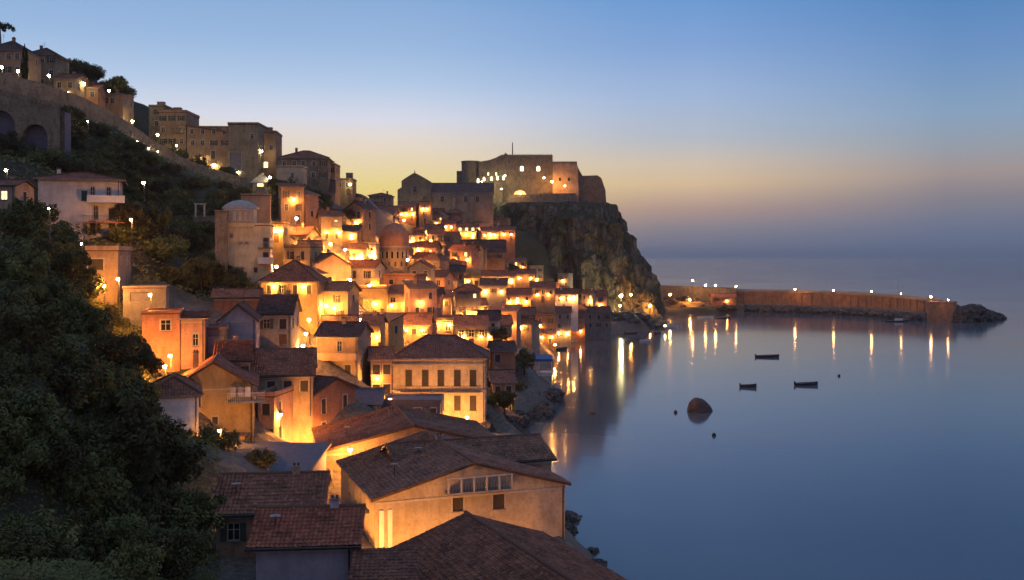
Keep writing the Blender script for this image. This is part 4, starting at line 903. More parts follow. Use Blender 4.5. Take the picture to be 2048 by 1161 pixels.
for _ in range(3000):
    if NF >= 150: break
    px_, py_ = FR.uniform(545, 1200), FR.uniform(425, 700)
    if not inpoly((px_, py_), TOWN): continue
    Df = ground(px_, py_); xw = (px_-1024)/F*Df
    if Df < 150 or any(math.hypot(xw-q[0], Df+3-q[1]) < 6.6 for q in BASES): continue
    if float(coast_sd([(xw, Df+3)])[0]) < 5: continue
    if any(b_[0] < px_ < b_[1] and b_[2] < py_ < b_[3] for b_ in ((735, 840, 440, 590), (905, 1035, 545, 650), (670, 790, 590, 680))): continue
    (wm, wn), (tm, tn) = FR.choice(FW), FR.choice(FT); wd = FR.uniform(4.2, 7.5); hh = FR.choice([3.4, 5.6, 6.2, 8.4]); ro = FR.choice(['gx', 'gx', 'gy', 'hip', 'flat', 'shed'])
    rn = {'gx': 'long-ridged', 'gy': 'gable-fronted', 'hip': 'hip roofed', 'flat': 'flat topped', 'shed': 'lean-to roofed'}[ro]
    k = F/Df; x0, x1, ye, yb = px_-wd*k/2, px_+wd*k/2, py_-hh*k, py_
    cand = sorted(HOUSES[:NH0], key=lambda h: math.hypot(h[0]-px_, (h[1]-py_)*1.3)); lb = None
    for h in cand[:9]:
        dx, dy = px_-h[0], (py_+ye)/2-h[1]
        rel = ('just right of' if dx > 0 else 'just left of') if abs(dx) > abs(dy) else ('right above' if dy < 0 else 'right below')
        if (rel, h[2]) in FULL: continue
        s_ = f"small {wn} house, {'flat topped' if ro == 'flat' else tn+' '+rn}, {rel} {h[2]}"
        if len(s_.split()) <= 16: lb = s_; FULL.add((rel, h[2])); break
    if not lb: continue
    BASES.append((xw, Df+3)); NF += 1
    H(lb, 'x', x0, x1, ye, yb, Df, FR.uniform(4.5, 6), FR.uniform(-28, 28), ro, .4 if ro == 'flat' else FR.uniform(1.1, 1.8), wm, tm, cols=2, rows=max(1, int(hh/3)), kind=FR.choice(['shut', 'dark', 'shut']),
      lit=((0, FR.randint(0, 1)),) if FR.random() < .35 else (), found=7, near=False, wl=FR.choice([0, 1, 1, 2]), ww=FR.choice([.7, .85, 1.0]), wh=FR.choice([1.0, 1.3, 1.6]), group='small houses packed on the town slope')
HOUSES = [h for h in HOUSES if h[2] != 'x']

# ================================================================== DOMED CHURCH
D = ground(785, 536); t = thing('domed_church', 'domed church with an arched drum among the lit houses', 'church', W(785, 536, D)); t.scale = (D/305,)*3; HOUSES.append((785, 490, 'the domed church', 60, D, 20, t))
u = D/F
q = MB(); q.lathe([(4.6, -6), (4.6, 6.2)], 'tan', 28, (0, 4)); q.lathe([(4.95, 6.2), (4.95, 6.6)], 'frame', 28, (0, 4)); q.build('drum', t)
q = MB(); q.lathe([(4.7*math.cos(a*math.pi/24)+.001, 6.6+5.8*math.sin(a*math.pi/24)+1.5*(a > 0)) for a in range(13)], 'terracotta', 28, (0, 4)); d_ = q.build('dome', t, smooth=True)
q = MB(); q.tube((0, 4, 13.8), (0, 4, 15.2), .45, .35, 'frame', 8); q.tube((0, 4, 15.2), (0, 4, 16), .4, .05, 'tile_dark', 8); q.build('finial', d_)
for i in range(7):
    a = R(-150+i*20); c = MB(); c.box(-.35, .35, -.06, .06, 0, 2.0, 'glass'); c.lathe([(.35, 0), (.35, .12)], 'glass', 10); c.box(-.5, -.353, -.12, .05, 0, 2.1, 'frame'); c.box(.353, .5, -.12, .05, 0, 2.1, 'frame')
    c.build('window', t, (4.62*math.cos(a), 4+4.62*math.sin(a), 2.9), (0, 0, a+math.pi/2))
for i in range(6):
    a = R(-150+i*24); c = MB(); c.box(-.3, .3, -.05, .05, 0, 1.3, 'shutter'); c.build('window', t, (4.62*math.cos(a), 4+4.62*math.sin(a), .5), (0, 0, a+math.pi/2))

# ================================================================== HILLTOP CHURCH
D = 440; t = thing('hilltop_church', 'long hilltop church with a peaked front and small cross before the sunset', 'church', W(800, 440, D)); u = D/F
HOUSES.append((890, 395, 'the hilltop church', 190, D, 45, t))
x = lambda p: (p-800)*u
z = lambda p: (440-p)*u
nv = MB(); wallface(nv, (x(862), 2), (1, 0), (0, -1), x(985)-x(862), -14, z(384), [(4+i*5.2, 5.6+i*5.2, z(384)-4.4, z(384)-1.8) for i in range(4)], 'tan')
nv.face([(x(985), 2, -14), (x(985), 20, -14), (x(985), 20, z(384)), (x(985), 2, z(384))], 'tan'); nv.face([(x(985), 2, z(384)), (x(985), 20, z(384)), (x(985), 11, z(364))], 'tan'); nv.build('nave', t)
rm = roofmesh('gx', x(985)-x(858), 18, z(384), 4.4, 'tile_dark'); rm.build('roof', t, (x(858), 2, 0))
for i in range(4): put_window(t, (x(862)+4.8+i*5.2, 2, z(384)-4.4), 0, 1.6, 2.6, 'dark', False)
q = MB(); q.box(x(864), x(968), 1.5, 1.997, z(390), z(386), 'concrete'); q.build('cornice', t)
for px_ in (905, 940): q = MB(); q.box(x(px_), x(px_)+1.2, .9, 1.997, -10, z(394), 'tan'); q.build('buttress', t)
f = MB(); prof = [(795, 380), (803, 375), (803, 362), (815, 354), (826, 347), (832, 347), (845, 354), (862, 364), (862, 440)]
pts = [(x(a), z(b_)) for a, b_ in prof]; pts = [(x(795), -12)]+pts[:-1]+[(x(862), -12)]
f.face([(a, 0, b_) for a, b_ in pts], 'stone'); f.face([(a, 20, b_) for a, b_ in reversed(pts)], 'stone')
for i in range(len(pts)-1): (a, b_), (c, d_) = pts[i], pts[i+1]; f.face([(a, 0, b_), (a, 20, b_), (c, 20, d_), (c, 0, d_)], 'stone' if i < 3 or i > 6 else 'tile_dark')
f.build('facade', t)
put_window(t, (x(830), -.15, z(385)), 0, 1.6, 2.8, 'arch', False)
q = MB(); q.tube((x(829), 1, z(348)), (x(829), 1, z(340)), .35, .06, 'stone', 6); q.build('spire', t)

# ================================================================== CASTLE
D = 500; u = D/F; t = thing('castle', 'fortress with lit arched windows and a flagpole crowning the sea cliff', 'castle', W(955, 405, D)); HOUSES.append((1070, 350, 'the castle', 280, D, 57, t))
x = lambda p: (p-955)*u
z = lambda p: (405-p)*u
def prism(name, pts, y0, y1, mat, parent=t):
    """outline in photograph pixels, extruded to its real depth"""
    m_ = MB(); P2 = [(x(a), z(b_)) for a, b_ in pts]
    m_.face([(a, y0, b_) for a, b_ in P2], mat); m_.face([(a, y1, b_) for a, b_ in reversed(P2)], mat)
    for i in range(len(P2)):
        (a, b_), (c, d_) = P2[i], P2[(i+1) % len(P2)]; m_.face([(a, y0, b_), (a, y1, b_), (c, y1, d_), (c, y0, d_)], mat)
    return m_.build(name, parent)
prism('keep', [(958, 440), (956, 323), (966, 321), (978, 319), (992, 314), (1001, 309), (1106, 309), (1106, 440)], 4, 34, 'fort')
r0 = MB(); r0.lathe([(4.9, -8), (4.7, 12), (4.7, z(322)), (4.95, z(321.9)), (4.95, z(320)), (4.2, z(319.5)), (.01, z(319.4))], 'fort', 28, (x(940), 9)); r0.build('round_tower', t)
prism('turret', [(911, 440), (911, 339), (926, 339), (926, 440)], 10, 20, 'fort')
prism('curtain_wall', [(925, 440), (925, 369), (1006, 364), (1006, 440)], 1.2, 3.8, 'fort')
prism('bastion', [(1106, 440), (1106, 323), (1154, 323), (1156, 340), (1160, 440)], 1, 24, 'tan')
prism('seaward_bastion', [(1156, 440), (1155, 330), (1160, 341), (1166, 351), (1196, 350), (1204, 356), (1212, 380), (1216, 440)], 3, 26, 'fort')
prism('battery', [(1016, 440), (1016, 392), (1150, 388), (1150, 440)], -6, .8, 'fort')
for a, b_, c in ((1012, 300, 9), (1060, 304, 5)): prism('crest', [(a-c*.5, 311), (a-c*.3, b_+3), (a-c*.2, b_), (a+c*.3, 305), (a+c*.8, 311)], 12, 14, 'fort')
q = MB(); q.tube((x(1025), 14, z(311)), (x(1025), 14, z(279)), .32, .22, 'iron', 6); q.build('flagpole', t)
q = MB(); q.box(x(1001), x(1106), 3.6, 3.997, z(313), z(311), 'fort'); q.box(x(1106), x(1154), .6, .997, z(327), z(325.5), 'fort'); q.build('cornice', t)
for i in range(24):
    pass
mer = MB()
for i in range(30):
    xx = x(1004)+i*(x(1106)-x(1004))/30; mer.box(xx, xx+.45, 4.05, 4.6, z(309)-.05, z(309)+.45, 'fort')
mer.build('battlement', t)
def archwin(px_, py_, w_, h_, y, mat, parent=t):
    m_ = MB(); n_ = 8; P2 = [(-w_/2, 0), (w_/2, 0)]+[(w_/2*math.cos(math.pi*k/n_), h_-w_/2+w_/2*math.sin(math.pi*k/n_)) for k in range(n_+1)]
    m_.face([(a, -.05, b_) for a, b_ in P2], mat)
    f_ = MB()
    for k in range(n_):
        a0, a1 = math.pi*k/n_, math.pi*(k+1)/n_
        for r0_, r1_ in ((w_/2, w_/2+.25),): f_.face([(r0_*math.cos(a0), -.18, h_-w_/2+r0_*math.sin(a0)), (r1_*math.cos(a0), -.18, h_-w_/2+r1_*math.sin(a0)), (r1_*math.cos(a1), -.18, h_-w_/2+r1_*math.sin(a1)), (r0_*math.cos(a1), -.18, h_-w_/2+r0_*math.sin(a1))], 'stone')
    for s_ in (-1, 1): f_.box(min(s_*w_/2, s_*(w_/2+.25)), max(s_*w_/2, s_*(w_/2+.25)), -.18, 0, -.1, h_-w_/2, 'stone')
    o = m_.build('window', parent, (x(px_), y, z(py_))); f_.build('frame', o); return o
for a, b_ in ((968, 362), (983, 361), (995, 360), (1007, 359)): archwin(a, b_, 1.0, 1.9, 1.15 if a < 1006 else 3.9, 'lit_yellow')
archwin(956, 366, 1.0, 2.2, 1.15, 'lit_yellow')
for a, b_ in ((1044, 341), (1077, 341)): archwin(a, b_, 1.7, 2.4, 3.9, 'lit_yellow')
for a in (1120, 1138): archwin(a, 362, 1.0, 1.6, .9, 'glass')
for a in (976, 992): archwin(a, 350, .8, 1.5, 3.9, 'lit_window')
# vaulted casemate glowing below the walls
v = MB(); v.face([(x(1027), -6.15, z(391)), (x(1052), -6.15, z(391)), (x(1049), -6.15, z(385)), (x(1040), -6.15, z(382)), (x(1031), -6.15, z(385))], 'lit_vault'); vo = v.build('casemate', t); vo['label'] = 'low glowing orange vault'

# ================================================================== ROADS AND RETAINING WALLS
def ribbon(name, pts, wd, mat, lift=2.6, nrep=8):
    P = [Vector(p) for p in pts]; Q = []
    for i in range(len(P)-1):
        for k in range(nrep): Q.append(P[i].lerp(P[i+1], k/nrep))
    Q.append(P[-1]); L_, R_ = [], []
    for i, p in enumerate(Q):
        d = (Q[min(i+1, len(Q)-1)]-Q[max(i-1, 0)]); d.z = 0; d.normalize(); s = Vector((d.y, -d.x, 0))
        L_.append(p+s*wd/2+Vector((0, 0, lift))); R_.append(p-s*wd/2+Vector((0, 0, lift)))
    m_ = MB(); m_.quadgrid([L_, R_], mat)
    m_.quadgrid([[p-Vector((0,0,1.5)) for p in L_], L_], mat)
    return m_.build(name), L_, R_
rd = [(-30,178,205),(60,200,212),(130,222,220),(200,252,230),(280,302,240),(350,342,246),(420,368,250),(500,390,256),(560,402,262)]
RD = [W(*p) for p in rd]
o, L_, R_ = ribbon('hillside_road', RD, 5.5, 'concrete'); structure(o)
wl = MB(); wl.quadgrid([[p+Vector((0, -.3, -6.5)) for p in L_], [p+Vector((0, -.3, 0.9)) for p in L_]], 'rubble')
wl.quadgrid([[p+Vector((0, -.3, 0.9)) for p in L_], [p+Vector((0, .1, 0.9)) for p in L_]], 'stone'); wl.quadgrid([[p+Vector((0, .1, 0.9)) for p in L_], [p+Vector((0, .1, -5)) for p in L_]], 'stone')
tag(wl.build('retaining_wall'), 'long stone retaining wall stepping down below the hillside road', 'wall')
# viaduct with arches at the left edge
vi = thing('viaduct', 'stone viaduct with deep round arches carrying the upper road', 'viaduct', W(-40, 290, 200)); HOUSES.append((60, 240, 'the arched viaduct', 120, 200, 50, vi))
def archwall(Lx, ztop0, ztop1, arches, y0, y1, mat, zb=-6):
    m_ = MB(); N = 60; xs = [Lx*i/N for i in range(N+1)]
    def low(x_):
        for cx, r, sp in arches:
            if abs(x_-cx) < r: return sp+math.sqrt(max(0, r*r-(x_-cx)**2))
        return zb
    xs = sorted(set(xs) | {cx+s*r*math.cos(a*math.pi/16) for cx, r, sp in arches for s in (-1, 1) for a in range(9)})
    for a, b_ in zip(xs, xs[1:]):
        mid = (a+b_)/2; ta, tb = ztop0+(ztop1-ztop0)*a/Lx, ztop0+(ztop1-ztop0)*b_/Lx
        ins = any(abs(mid-cx) < r for cx, r, sp in arches)
        la, lb_ = (low(a) if ins and low(a) > zb else (min(sp for cx, r, sp in arches) if ins else zb)), (low(b_) if ins and low(b_) > zb else (min(sp for cx, r, sp in arches) if ins else zb))
        for y in (y0, y1): m_.face([(a, y, la), (b_, y, lb_), (b_, y, tb), (a, y, ta)], mat)
        if ins: m_.face([(a, y0, la), (b_, y0, lb_), (b_, y1, lb_), (a, y1, la)], mat)
        m_.face([(a, y0, ta), (b_, y0, tb), (b_, y1, tb), (a, y1, ta)], mat)
    for cx, r, sp in arches:
        for s_ in (-1, 1): m_.face([(cx+s_*r, y0, zb), (cx+s_*r, y1, zb), (cx+s_*r, y1, sp), (cx+s_*r, y0, sp)], mat)
    return m_
archwall(16, 11.2, 7.2, [(3.6, 3.4, 3.6), (11.0, 2.5, 1.6)], 0, 1.6, 'stone').build('arcade', vi)
q = MB(); q.box(-.2, 16.2, 1.62, 4.5, -6, 6.8, 'slate'); q.build('back_wall', vi)
q = MB(); q.quadgrid([[(-.2, -.15, 11.2), (16.2, -.15, 7.2)], [(-.2, -.15, 12.1), (16.2, -.15, 8.1)], [(-.2, .2, 12.1), (16.2, .2, 8.1)]], 'stone'); q.build('parapet', vi)
# garden wall on the terrace at mid left
gw = W(300, 436, 206); ge_ = W(430, 434, 206)
wl = MB(); wl.box(0, (ge_-gw).length, 0, .5, -7, .3, 'stone'); wl.box(0, (ge_-gw).length, -.1, .6, .303, .45, 'concrete'); tag(wl.build('garden_wall', None, gw), 'level garden wall above the dark gully left of the turreted house', 'wall')
gp = thing('garden_gate', 'pair of pale gateposts with a lintel on the garden wall', 'gate', W(400, 434, 204))
for a in (-.9, .9): q = MB(); q.box(a-.15, a+.15, -.15, .15, 0, 2.5, 'frame'); q.build('post', gp)
q = MB(); q.box(-1.2, 1.2, -.18, .18, 2.503, 2.75, 'frame'); q.build('lintel', gp)
gu = thing('garden_hut', 'small whitish garden hut with an arched opening on the garden wall', 'hut', W(322, 434, 208))
q = MB(); q.box(-1.2, 1.2, 0, 2, 0, 1.5, 'white'); q.build('wall', gu)
q = MB(); q.lathe([(1.4, 1.5), (1.2, 1.9), (.7, 2.3), (.02, 2.45)], 'white', 14, (0, 1)); q.build('roof', gu, smooth=True)

# ================================================================== BREAKWATER
PW0, PW1, PW2 = Vector((84, 560, 0)), Vector((140, 556, 0)), Vector((222, 512, 0))
def wallrun(name, label, A, B_, h0, h1, th, mat, parent=None):
    m_ = MB(); d = (B_-A); n_ = Vector((-d.y, d.x, 0)).normalized(); k = 40; r_ = []
    for i in range(k+1):
        p = A.lerp(B_, i/k); hh = h0+(h1-h0)*i/k
        r_.append([p+Vector((0,0,-3)), p+Vector((0,0,hh)), p+n_*th+Vector((0,0,hh)), p+n_*th+Vector((0,0,-3))])
    m_.quadgrid(r_, mat); m_.face(r_[0], mat); m_.face(list(reversed(r_[-1])), mat); return m_
pier = thing('breakwater', 'long harbour breakwater wall reaching into the sea under orange lamps', 'breakwater', (100, 556, 0)); HOUSES.append((1650, 600, 'the breakwater', 400, 550, 5, pier))
off = Vector((-100, -556, 0))
def wallpath(pts, th, mat, out=0.):
    m_ = MB(); rows_ = []; P = [Vector((a, b_, 0)) for a, b_, h in pts]
    for i in range(len(pts)-1):
        for k in range(12): 
            f_ = k/12; p = P[i].lerp(P[i+1], f_); hh = pts[i][2]+(pts[i+1][2]-pts[i][2])*f_; rows_.append((p, hh))
    rows_.append((P[-1], pts[-1][2])); R2 = []
    for i, (p, hh) in enumerate(rows_):
        dd = (rows_[min(i+1, len(rows_)-1)][0]-rows_[max(i-1, 0)][0]).normalized(); n_ = Vector((-dd.y, dd.x, 0)); q = p-n_*out+off; r = p+n_*th+off
        R2.append([q+Vector((0,0,-3)), q+Vector((0,0,hh)), r+Vector((0,0,hh)), r+Vector((0,0,-3))])
    m_.quadgrid(R2, mat); m_.face(R2[0], mat); m_.face(list(reversed(R2[-1])), mat); return m_
PL = [(122, 560, 11.6), (150, 546, 11.7), (176, 526, 11.5), (191, 500, 10.9), (197, 466, 10.3)]
wallpath([(a, b_, h-.9) for a, b_, h in PL], 4, 'pier_stone').build('wall', pier)
cop = MB(); r1 = []
for i, (a, b_, h) in enumerate(PL):
    A_, B_ = PL[max(0, i-1)], PL[min(len(PL)-1, i+1)]; dd = Vector((B_[0]-A_[0], B_[1]-A_[1], 0)).normalized(); n_ = Vector((-dd.y, dd.x, 0)); p = Vector((a, b_, 0))+off
    r1.append([p+n_*.1+Vector((0, 0, h-1.5)), p-n_*.75+Vector((0, 0, h-1.5)), p-n_*.75+Vector((0, 0, h-.7)), p+n_*.6+Vector((0, 0, h-.7))])
cop.quadgrid(r1, 'tan'); cop.build('coping', pier)  # wide ledge added at the top to catch the lamp light
wallpath([(a, b_, h) for a, b_, h in PL], 4, 'frame', -3.2).build('parapet', pier)
wallpath([(a, b_, h-.895) for a, b_, h in PL], .02, 'frame', .25).build('coping', pier) if False else None
wallpath([(a, b_, 3.6) for a, b_, h in PL], -.1, 'concrete', 5.0).build('quay', pier)
q = MB()
for i in range(len(PL)-1):
    for k in range(6):
        f_ = (k+.5)/6; p = Vector(PL[i][:2]+(0,)).lerp(Vector(PL[i+1][:2]+(0,)), f_); dd = (Vector(PL[i+1][:2]+(0,))-Vector(PL[i][:2]+(0,))).normalized(); n_ = Vector((-dd.y, dd.x, 0)); p = p-n_*.3+off
        M_ = Matrix.Translation(p) @ Matrix.Rotation(math.atan2(dd.y, dd.x), 4, 'Z'); q.box(-.4, .4, -.1, .28, 2.5, 8.9, 'pier_stone', M_)
q.build('buttress', pier)
q = MB(); q.lathe([(6.5, -3), (6.3, 8.6), (6.7, 8.62), (6.7, 9.2), (.02, 9.2)], 'pier_stone', 24, (197+1.5-100, 462-556)); q.build('pier_head', pier)
hb = thing('harbour_wall', 'tall rocky retaining wall between the castle cliff and the breakwater', 'wall', (74, 548, 0))
wallrun('w', '', Vector((-4, 0, 0)), Vector((50, 4, 0)), 14.5, 12.5, 5, 'stone').build('wall', hb)
wallrun('w', '', Vector((2, -9, 0)), Vector((52, -5, 0)), 6.5, 4.0, 8.8, 'fort').build('terrace', hb)
RKM = {}
def rock_mesh(seed, mat='boulder', rough=.42):
    if mat == 'sea_stone': rough = .16
    if (seed, mat) in RKM: return RKM[seed, mat]
    bm = bmesh.new(); bmesh.ops.create_icosphere(bm, subdivisions=4, radius=1)
    for v_ in bm.verts:
        p = v_.co; v_.co = p*(1+rough*mnoise.noise(p*1.3+Vector((seed*5.1, seed, 0)))+rough*.45*mnoise.noise(p*3.7+Vector((seed, 0, 9)))-rough*.5*abs(mnoise.noise(p*2.3+Vector((0, seed*3, 2))))+rough*.15*mnoise.noise(p*9)); v_.co.z *= .75
        if v_.co.z < -.35: v_.co.z = -.35
    me_ = bpy.data.meshes.new('rock'); bm.to_mesh(me_); bm.free(); me_.materials.append(MATS[mat]); RKM[seed, mat] = me_; return me_
def boulder(x_, y_, z_, s, seed, label, group=None, name='boulder', mat='boulder'):
    o = link(name, rock_mesh(seed, mat), None, (x_, y_, z_), (0, 0, seed*1.7)); o.scale = s
    return tag(o, label, 'rock', group)
rs = random.Random(3)
def along(f_):
    s_ = f_*(len(PL)-1); i = min(len(PL)-2, int(s_)); return Vector(PL[i][:2]+(0,)).lerp(Vector(PL[i+1][:2]+(0,)), s_-i), (Vector(PL[i+1][:2]+(0,))-Vector(PL[i][:2]+(0,))).normalized()
for i in range(90):
    a, dd = along(rs.random()); n_ = Vector((-dd.y, dd.x, 0)); a = a-n_*rs.uniform(5.5, 10); s = rs.uniform(1.8, 3.9)
    boulder(a.x, a.y, rs.uniform(0, .8), (s*1.3, s, s*.95), i % 6, 'dark armour boulder heaped along the foot of the breakwater', 'armour boulders of the breakwater')
for i in range(80):
    f_ = rs.random(); s = rs.uniform(2.6, 4.4)*(1.05-f_*.55); x_ = 203+f_*34; y_ = 460+f_*22+rs.uniform(-7, 7)*(1-f_*.7)
    boulder(x_, y_, rs.uniform(0, 7.6)*(1-f_)**.9, (s*1.35, s*1.1, s), i % 6, 'dark boulder on the tapering seaward tip of the breakwater', 'boulders at the breakwater tip')
for i in range(40):
    f_ = rs.random(); px_ = 1215+110*f_; s = rs.uniform(1.2, 3.0); Dd = 395+70*f_*rs.random()+rs.uniform(0, 30); p = W(px_, 640, Dd)
    g_ = hz(p.x, p.y)
    boulder(p.x, Dd, max(g_, 0), (s*1.4, s, s*.8), i % 6, 'dark shore rock below the castle cliff by the harbour', 'shore rocks below the castle cliff')
for i in range(16):
    Dd = 168+i*2.6; c_ = {0: 1.3}; x_ = 1.5+(Dd-168)*.18+rs.uniform(-3, 1.5); s = rs.uniform(.8, 2.2)
    boulder(x_, Dd, max(0, hz(x_, Dd)*.8), (s*1.3, s, s*.85), i % 6, 'dark shore rock beside the blue awning terrace', 'shore rocks under the awning terrace')
for i in range(12):
    y_ = 72+i*4.2; x_ = float(np.interp(y_, [50, 80, 92, 108, 124], [16, 12, 9, 6.5, 5.5]))+rs.uniform(-2.2, .6); s = rs.uniform(.7, 1.6)
    boulder(x_, y_, max(-.1, hz(x_, y_)*.7), (s*1.3, s, s*.8), i % 6, 'dark shore rock below the seaside walls of the large cream house', 'shore rocks under the large cream house')
for i in range(30):
    x_ = rs.uniform(78, 122); y_ = 538+rs.uniform(-2, 4); s = rs.uniform(1., 2.6)
    boulder(x_, y_+ (0 if i % 2 else 4), rs.uniform(1, 3.5) if i % 2 else rs.uniform(4, 7), (s*1.3, s, s*.9), i % 6, 'lamp lit boulder piled against the harbour retaining wall', 'boulders against the harbour retaining wall')
boulder(-5.5+.5, 160, 1.5, (3.2, 2.4, 2.6), 2, 'large pinkish boulder lit warm at the shore beneath the blue awning')
p = W(1398, 822, 194); boulder(p.x, p.y, .1, (2.75, 2.3, 3.1), 8, 'large round reddish brown rock standing alone in the calm bay', name='sea_rock', mat='sea_stone')
p = W(1184, 829, 190); boulder(p.x, p.y, -.1, (1.1, .8, .6), 1, 'small dark half sunken rock in the bay close to shore', name='sea_rock')
# ================================================================== BOATS
def boat(px_, py_, L_, yaw, label, cabin=False, mast=0, hull='dark_hull'):
    Dd = CAM_H*F/(py_-513); p = W(px_, py_, Dd); t = thing('boat', label, 'boat', (p.x, p.y, 0), R(yaw)); m_ = MB(); rows = []; B_ = L_*.3
    for i in range(13):
        s_ = i/12; x_ = (s_-.5)*L_; wd = B_/2*(math.sin(math.pi*min(1, .18+s_*.95))**.6 if s_ < .99 else 0.03); shr = .55+.35*s_*s_
        rows.append([(x_, -wd, shr), (x_, -wd*.85, 0), (x_, -wd*.4, -.3), (x_, wd*.4, -.3), (x_, wd*.85, 0), (x_, wd, shr)])
    m_.quadgrid(rows, hull); m_.face(rows[0], hull); m_.build('hull', t)
    g_ = MB()
    for a, b_ in zip(rows, rows[1:]):
        for k in (0, 5): g_.tube(a[k], b_[k], .045, .045, 'frame', 4, False)
    g_.build('gunwale', t)
    for xx in (-.2, .12):
        q = MB(); q.box(xx*L_, xx*L_+.28, -B_*.42, B_*.42, .36, .42, 'wood'); q.build('seat', t)
    q = MB(); q.box(-L_*.5-.25, -L_*.5, -.18, .18, .1, .95, 'iron'); q.tube((-L_*.5-.12, 0, .1), (-L_*.5-.12, 0, -.5), .07, .05, 'iron', 6); q.build('motor', t)
    if cabin: q = MB(); q.box(-L_*.08, L_*.2, -B_*.3, B_*.3, .5, 1.5, 'white_paint'); q.box(-L_*.1, L_*.22, -B_*.34, B_*.34, 1.503, 1.58, 'frame'); q.build('cabin', t)
    if mast: q = MB(); q.tube((0, 0, .3), (0, 0, mast), .05, .03, 'iron', 5); q.build('mast', t)
    return t
boat(1535, 715, 7.0, 2, 'long dark open boat moored farthest out in the bay')
boat(1497, 775, 3.6, -8, 'short dark dinghy, the middle one of three moored open boats')
boat(1613, 771, 5.4, 4, 'dark open boat with upturned ends moored nearest the open sea')
boat(1410, 636, 8, 0, 'white edged boat moored between the yellow lamp reflections', hull='white_paint')
boat(1446, 637, 6, 4, 'small boat beside the yellow lamp reflections under the harbour wall')
boat(1338, 655, 8, -8, 'pale motorboat tied at the tip of the harbour rocks', True, hull='white_paint')
boat(1316, 668, 6, 60, 'brown hulled boat standing end on at the harbour rocks', hull='wood')
boat(1290, 683, 5.5, 30, 'pale rowing boat hauled beside the dark harbour rocks', hull='white_paint')
boat(1120, 700, 5, 20, 'small dark rowing boat near the slim waterfront house', hull='dark_hull')
boat(1105, 776, 4.5, -30, 'little white boat afloat beside the blue awning terrace', hull='white_paint')
boat(1262, 668, 5, 12, 'dark rowing boat in the shadow of the bluish end house')
boat(1795, 644, 11, 8, 'large dark fishing boat moored at the foot of the breakwater', True, 5)
for (px_, py_, lb) in ((1351, 826, 'small dark mooring buoy beside the big round rock'), (1678, 753, 'tiny mooring buoy off the upturned boat'), (1428, 872, 'tiny pale buoy, the lowest one in the bay')):
    Dd = CAM_H*F/(py_-513); p = W(px_, py_, Dd); t = thing('buoy', lb, 'buoy', (p.x, p.y, 0))
    q = MB(); q.ball((0, 0, .1), .36, 'iron', 12, 8); q.build('float', t, smooth=True); q = MB(); q.tube((0, 0, .4), (0, 0, .75), .06, .06, 'frame', 6); q.build('ring', t)
# masts of boats moored behind the breakwater
for i, (px_, py_, lb) in enumerate(((1592, 566, 'tall bluish sail mast nearest the castle behind the breakwater'), (1668, 570, 'short sail mast behind the breakwater lamps'), (1797, 563, 'tallest thin mast behind the outer breakwater'))):
    Dd = 580; p = W(px_, py_, Dd); t = thing('sailboat', lb, 'sailboat', (p.x, p.y, 0)); q = MB(); rows = []
    for k in range(9):
        s_ = k/8; wd = 1.3*math.sin(math.pi*min(1, .2+s_*.85))**.7+.03; rows.append([(s_*9-4.5, -wd, 1.1), (s_*9-4.5, -wd*.6, -.2), (s_*9-4.5, wd*.6, -.2), (s_*9-4.5, wd, 1.1)])
    q.quadgrid(rows, 'white_paint'); q.build('hull', t)
    q = MB(); q.tube((0, 0, .8), (0, 0, p.z+.6), .16, .1, 'white_paint', 6); q.build('mast', t)
    q = MB(); q.tube((0, 0, 2), (-3.8, 0, 2.1), .16, .14, 'blue_paint', 6); q.build('boom', t)
for (lb, rf, x0, x1, ye, yb, D_, wm, tm, ro) in (('low orange lit fisher hut at the root of the harbour wall', 'the harbour fisher hut', 1238, 1262, 602, 618, 478, 'ochre', 'tile_brown', 'gx'),
  ('pale two storey harbour office under the tip of the cliff', 'the harbour office', 1268, 1292, 596, 616, 496, 'cream', 'tile_red', 'hip'), ('small brown boat shed nearest the harbour rocks', 'the harbour boat shed', 1296, 1318, 606, 622, 505, 'brown', 'tile_dark', 'gx'),
  ('long low stone quay house against the harbour retaining wall', 'the quay house', 1424, 1472, 594, 612, 541, 'terracotta', 'tile_brown', 'gx')):
    H(lb, rf, x0, x1, ye, yb, D_, 6, 0, ro, 1.4, wm, tm, cols=3, rows=1, kind='shut', found=5, near=False, wl=1)
# ================================================================== AWNING TERRACE
aw = thing('awning_terrace', 'waterfront terrace on posts under a blue awning', 'terrace', W(1066, 745, 218)); HOUSES.append((1066, 712, 'the blue awning terrace', 80, 218, 4, aw))
q = MB(); q.box(-4.6, 4.4, -2, 3, -.6, 0, 'white'); q.build('deck', aw)
q = MB(); q.quadgrid([[(-4.4, -1.8, 3.2), (4.2, -1.8, 3.0)], [(-4.4, 1, 3.9), (4.2, 1, 3.7)], [(-4.4, 3, 3.6), (4.2, 3, 3.4)]], 'blue_paint'); q.box(-4.4, 4.2, -1.85, -1.75, 2.5, 3.05, 'blue_paint'); q.build('awning', aw)
for a in (-4.2, -1.4, 1.3, 4.0): q = MB(); q.tube((a, -1.6, -8), (a, -1.6, 3), .16, .12, 'white_paint', 8); q.build('post', aw)
q = MB(); 
for a in range(18): q.box(-4.5+a*.5, -4.44+a*.5, -1.96, -1.9, 0, .9, 'frame')
q.box(-4.5, 4.2, -1.98, -1.88, .903, .98, 'frame'); q.build('railing', aw)
def lampw(x_, y_, z_, m_='lamp_orange', r_=.26):
    return lamp(1024+x_/y_*F, 513+(CAM_H-z_)*F/y_, m_, y_, 4.5, r_)
